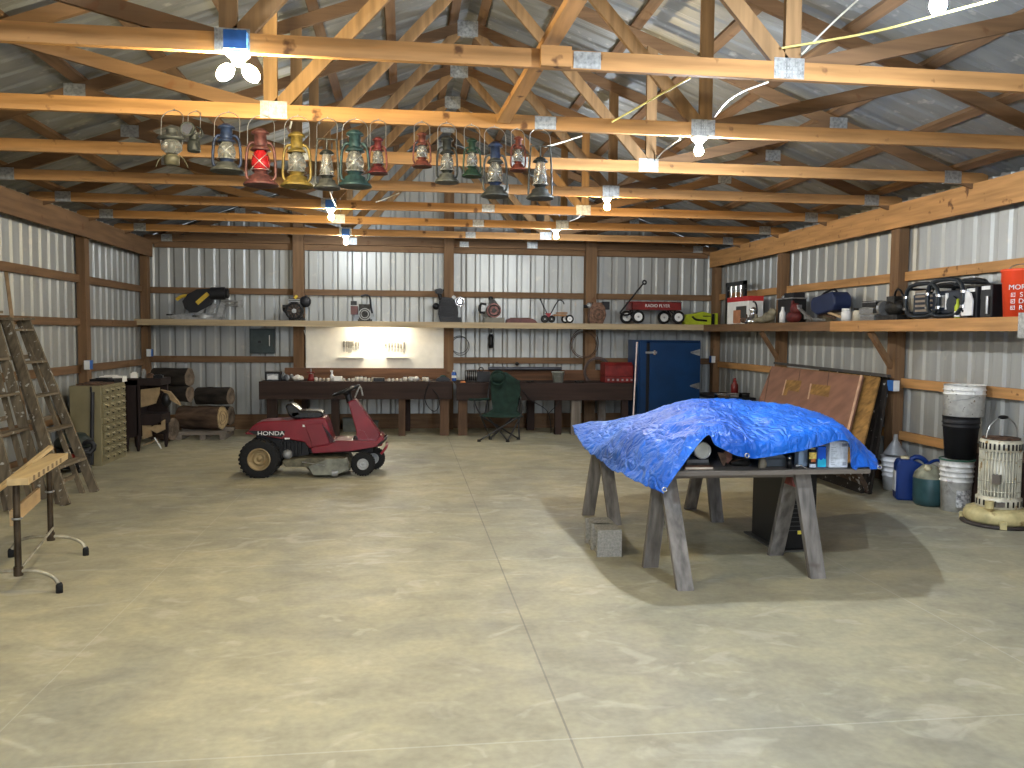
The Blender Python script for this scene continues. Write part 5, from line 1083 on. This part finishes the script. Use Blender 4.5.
def pq(pts, m, name, e=.004):
    g = G(); p = [onp(x, y, e) for x, y in pts]; q = [onp(x, y, -.001) for x, y in pts]; k = len(p)
    g.add(p+q, [tuple(range(k)), tuple(reversed(range(k, 2*k)))]+[(i, k+i, k+(i+1) % k, (i+1) % k) for i in range(k)], m); return g.build(name, t)
pq([(786.5, 380), (802, 381), (798, 396), (783, 395.5)], OSB, 'square_patch'); pq([(811, 384), (831, 386), (828, 401), (808.5, 399.5)], OSB, 'square_patch')
TR_ = mat('bare_edge', (.55, .36, .24), .7)
pq([(786, 380), (787, 380), (783, 395.5), (782, 395.5)], TR_, 'cut_edge', .006); pq([(810.5, 384), (812, 384), (809, 399.5), (807.5, 399.5)], TR_, 'cut_edge', .006)
pq([(861, 375.5), (863, 375.8), (848, 438), (846, 437)], TR_, 'edge_strip', .012)
for x0_, x1_ in ((800, 792), (829, 822), (770, 760)): pq([(x0_, 370), (x0_+.7, 370), (x1_+.7, 425), (x1_, 425)], mat('seam_dark', (.12, .07, .05), .8), 'seam', .003)
c2, g = quad((776, 366), (880, 377), (857, 471), (740, 455), 5.0, .018, OSB, .31); one(g, 'plywood_sheet', 'amber stained plywood sheet directly behind the brown panel', 'panel', (c2[2]+c2[3])/2)
DKW = wood('dark_door_wood', (.035, .028, .022), 'z', .5, spots=(16, .64, .68, (.45, .43, .40)))
for k, (xt, xb, yb) in enumerate(((884, 861, 493.5), (888, 869, 494.5))):
    a = at(xt, 377, X=5.06); b2 = at(xb, yb, Z=0); a2 = a+Vector((0, 1.4, .03)); b3 = b2+Vector((.0, 1.4, 0))
    one(slabg([a2, a, b2, b3], .03, DKW), 'old_door', ('dark paint-flecked old door behind the amber plywood', 'outermost dark old door, nearest the white bucket')[k], 'door', b2)
a = at(775, 363, X=5.0); b2 = at(889, 376, X=5.0); one(G().beam(a, b2, .04, .03, mat('dark_rail', (.06, .055, .05), .6)), 'metal_rail', 'long dark rail lying along the top of the leaning panels', 'rail', b2)
a = at(868, 494, Z=0); b2 = at(808, 473, Z=0); 
g = slabg([b2+Vector((-.06, .3, .31)), a+Vector((-.08, .25, .30)), a, b2], .05, wood('spattered_board', (.13, .085, .055), 'y', .5, spots=(12, .57, .62, (.6, .58, .54))))
one(g, 'spattered_board', 'low brown board with white paint spatters at the foot of the leaning panels', 'board', a)
a = at(815, 474, Z=.30); b2 = at(752, 470, Z=.30)
# ---------------------------------------------------------------- buckets and heater
def ribbed(M, rb, rt, h, m, name, label, rim=True, rings=(), dents=None, handle=None, cat='bucket'):
    t = th(name, label, cat, M); pr = [(0, 0), (rb, 0)]
    for z in rings: rr = rb+(rt-rb)*z/h; pr += [(rr, z-.6), (rr+.9, z-.3), (rr+.9, z+.5), (rr, z+.8)]
    pr += [(rt, h), (rt+.8, h), (rt-.6, h-.2), (rb-.8, 1.5), (0, 1.5)]
    G(M).lathe(pr, m, 32).build('pail', t)
    if handle: G(M).tube(handle, .25, STEEL, 6).build('wire_handle', t)
    return t
WB1 = mat('dirty_white_plastic', (.62, .62, .60), .5, var=.12, scale=18, spots=(14, .6, .72, (.28, .27, .26))); WB2 = mat('spattered_white', (.70, .69, .65), .6, var=.08, scale=24, spots=(26, .64, .70, (.25, .22, .18)))
M = frame(955, 510.5, 6.86, 0)
t = ribbed(M, 13, 15.5, 51, WB1, 'bucket', 'dirty white bucket at the bottom of the three-bucket stack', rings=(30, 35, 40, 45), handle=[(-15, -4, 40), (-14, -10, 22), (-3, -15, 15), (8, -14, 28), (15, -4, 38)])
g = G(M); 
g.lathe([(13.6, 5), (14.2, 22)], mat('worn_label', (.50, .49, .48), .7, var=.4, scale=40), 32)
k_ = [f for f in g.f if (sum((g.v[i] for i in f), Vector())/4-M.to_translation()).y < -.045 and (sum((g.v[i] for i in f), Vector())/4-M.to_translation()).x > -.07]; g.f = k_; g.fm = [0]*len(k_); g.fs = [True]*len(k_); g.build('worn_label', t)
G(M).lathe([(15.4, 50.6), (16.6, 50.6), (16.6, 52), (15.2, 52)], mat('dark_green_rim', (.03, .10, .07), .5), 32).build('green_rim', t)
M2 = M @ Matrix.Translation((1.6, 0, 33)); M2 = M @ Matrix.Translation((2.6, 0, 52.2))
ribbed(M2, 13.6, 17, 42, BLKP, 'bucket', 'black bucket in the middle of the three-bucket stack', rings=(32, 36))
M3 = M @ Matrix.Translation((5, 0, 94.6))
t = ribbed(M3, 18, 18.6, 31, WB2, 'bucket', 'paint-spattered white bucket on top of the three-bucket stack', rings=(22, 26), handle=[(18, -2, 24), (6, -18, 25), (-4, -20, 19), (-22, -8, 15)])
g = G(M3); g.bx(-3, 5, -19.2, -18.2, 22, 26, WHITE); g.build('handle_lug', t)
M = frame(893.5, 490.5, 7.86, 0); t = ribbed(M, 10, 12.5, 34, mat('clean_white_plastic', (.76, .76, .76), .45, var=.04), 'bucket', 'clean white ribbed bucket beside the post behind the blue jug', rings=(14, 19, 24, 29))
M2 = M @ Matrix.Translation((2, 3, 35)); g = G(M2); SM = mat('clear_funnel', (.28, .29, .30), .3, .2); g.lathe([(11, 0), (10.5, 1), (2.5, 14), (1.6, 20), (1, 20), (1.8, 13), (9.5, 0)], SM, 24); one(g, 'funnel', 'grey translucent funnel upside down on the clean white bucket', 'funnel', M2.to_translation())
# blue jug
M = frame(911, 501, 7.34, 0); JB = mat('jug_blue', (.004, .025, .14), .4, var=.1, scale=6)
t = th('fluid_jug', 'dark blue fluid jug with a white side label in front of the clean white bucket', 'jug', M)
g = G(M @ Matrix.Rotation(-.35, 4, 'Z')); g.prism([(-15, 0), (14, 0), (15, 3), (15, 30), (8, 37), (-2, 41), (-14, 41), (-16, 36), (-16, 3)], -8, 8, JB); g.build('body', t, .02)
g = G(M @ Matrix.Rotation(-.35, 4, 'Z')); g.tube([(-2, 0, 40), (4, 0, 44), (12, 0, 40), (15, 0, 32)], 2.6, JB, 10); g.build('handle', t)
g = G(M @ Matrix.Rotation(-.35, 4, 'Z')); g.lathe([(0, 40), (4.2, 40), (4.2, 43.5), (0, 43.5)], mat('tan_cap', (.50, .45, .30), .5), 18, Matrix.Translation((-7, 0, 0))); g.build('cap', t)
g = G(M @ Matrix.Rotation(-.35, 4, 'Z')); g.bx(-16.6, -16.1, -6, 6, 9, 29, WHITE); g.bx(9, 14.5, -8.6, -8.1, 6, 28, WHITE); g.build('label', t)
M = frame(928, 504.5, 7.1, 0); JG = mat('jug_teal', (.03, .075, .08), .35, var=.15, trans=.1)
t = th('glass_jug', 'dusty teal jug between the blue jug and the bucket stack', 'jug', M)
G(M).lathe([(0, 0), (12, 0), (14, 3), (14.6, 8), (14.6, 27), (13, 33), (7, 39), (3, 41), (0, 41)], JG, 32).build('body', t)
G(M).lathe([(14.7, 27.5), (13.2, 33), (7.2, 39), (3.2, 41)], mat('dusty_shoulder', (.22, .22, .16), .9, var=.3, bump=.3), 32).build('dusty_shoulder', t)
g = G(M); g.lathe([(0, 0), (3.2, 0), (3.2, 4), (0, 4)], mat('tan_cap', (.50, .45, .30), .5), 16, Matrix.Translation((-6, -5, 36)) @ Matrix.Rotation(.6, 4, 'X')); g.tube([(-3, 0, 40), (3, 0, 44), (9, 0, 45), (12, 0, 43)], 1.6, JB); g.build('spout_cap', t)
# kerosene heater
M = frame(997.5, 523.5, 6.33, 0.0)
CRM = mat('heater_cream', (.58, .55, .43), .45, .2, var=.1, scale=14, spots=(18, .62, .7, (.30, .20, .08))); YB2 = mat('heater_base_yellow', (.58, .49, .24), .5, .1, var=.15, scale=12, spots=(12, .6, .7, (.25, .16, .06)))
t = th('kerosene_heater', 'cream cylindrical kerosene heater with a round base at the right frame edge', 'heater', M)
G(M).lathe([(0, 0), (33, 0), (34, 1.5), (33, 3), (0, 3)], mat('drip_tray', (.06, .05, .045), .5, .4), 40).build('drip_tray', t)
G(M).lathe([(0, 3), (29, 3), (31, 5), (31, 11), (28.5, 15.5), (21, 17.5), (0, 17.5)], YB2, 40).build('fuel_base', t)
g = G(M)
for a in (4.2, 5.6, 1, 2.4): g.box((31*math.cos(a), 31*math.sin(a), 4), (6, 6, 7), YB2, Matrix.Rotation(a, 3, 'Z'))
g.build('tray_clips', t)
g = G(M); g.lathe([(20, 17.5), (20.5, 18), (20.5, 27), (17.5, 29), (17, 29)], CRM, 40); g.build('lower_collar', t)
g = G(M)
for k in range(24):
    a = 2*PI*k/24; g.box((20.6*math.cos(a), 20.6*math.sin(a), 22.5), (.5, 1.6, 5.5), BLACK, Matrix.Rotation(a, 3, 'Z'))
for k in range(30):
    a = 2*PI*k/30; g.box((19.1*math.cos(a), 19.1*math.sin(a), 78.5), (.5, 1.8, 6), BLACK, Matrix.Rotation(a, 3, 'Z'))
g.build('vent_slots', t)
G(M).lathe([(0, 29), (16.3, 29), (16.3, 72), (0, 72)], mat('burner_white', (.66, .64, .54), .4, .4, var=.1), 32).build('burner_chimney', t)
g = G(M)
for k in range(36):
    a = 2*PI*k/36; g.rod((18*math.cos(a), 18*math.sin(a), 28), (18*math.cos(a), 18*math.sin(a), 75), .75, CRM, seg=6)
for z in (34, 44, 66): g.torus((0, 0, z), 18.4, .55, CRM, 'z', 36)
g.build('wire_guard', t)
g = G(M); g.lathe([(17.5, 73), (19, 74), (19, 83), (17.5, 84.5), (15, 85)], CRM, 40); g.lathe([(0, 85), (17, 85), (17, 86.5), (0, 87)], RUST, 36); g.build('top_plate', t)
g = G(M); g.box((-14, -14, 47), (7, 7, 9), mat('gauge_dark', (.12, .10, .08), .5), Matrix.Rotation(.78, 3, 'Z')); g.build('control_badge', t)
g = G(M); g.bx(-16, -6, -19, -16.5, 20, 25, STEEL); g.rod((-22, -16, 19), (-22, -16, 26), 4, YB2); g.build('wick_knob', t)
g = G(M); g.tube([(-17, 0, 80), (-15, 0, 96), (-6, 0, 105), (6, 0, 107), (16, 0, 98), (18, 0, 84), (18, 0, 60)], .7, STEEL); g.ell((1, 0, 106.5), (6, 2, 2), BLACK); g.build('carry_handle', t)
g = G(); g.bx(5.125, 5.16, 6.0, 6.98, 0, .60, mat('rusty_panel', (.07, .04, .028), .85, var=.3, bump=.4)); g.bx(5.11, 5.125, 6.0, 6.98, .52, .60, mat('rusty_lip', (.24, .15, .10), .85)); one(g, 'rusty_sheet', 'rust brown panel standing against the wall behind the heater', 'panel', (5.12, 6.5, 0))
# ---------------------------------------------------------------- daylight and view
w = bpy.data.worlds.new('world'); sc.world = w; w.use_nodes = True
bg = w.node_tree.nodes['Background']; bg.inputs[0].default_value = (.80, .88, 1., 1); bg.inputs[1].default_value = 1.1
sun = bpy.data.lights.new('sun', 'SUN'); sun.energy = 1.5; sun.angle = .2; so = bpy.data.objects.new('sun', sun); COL.objects.link(so); so.rotation_euler = (-.25, .5, 0)
sc.view_settings.view_transform = 'Standard'; sc.view_settings.look = 'None'; sc.view_settings.gamma = 1; sc.view_settings.use_curve_mapping = False
sc.view_settings.exposure = 2.0
sc.cycles.use_denoising = True; sc.cycles.max_bounces = 8; sc.cycles.diffuse_bounces = 5; sc.cycles.sample_clamp_indirect = 6; sc.cycles.caustics_reflective = False; sc.cycles.caustics_refractive = False
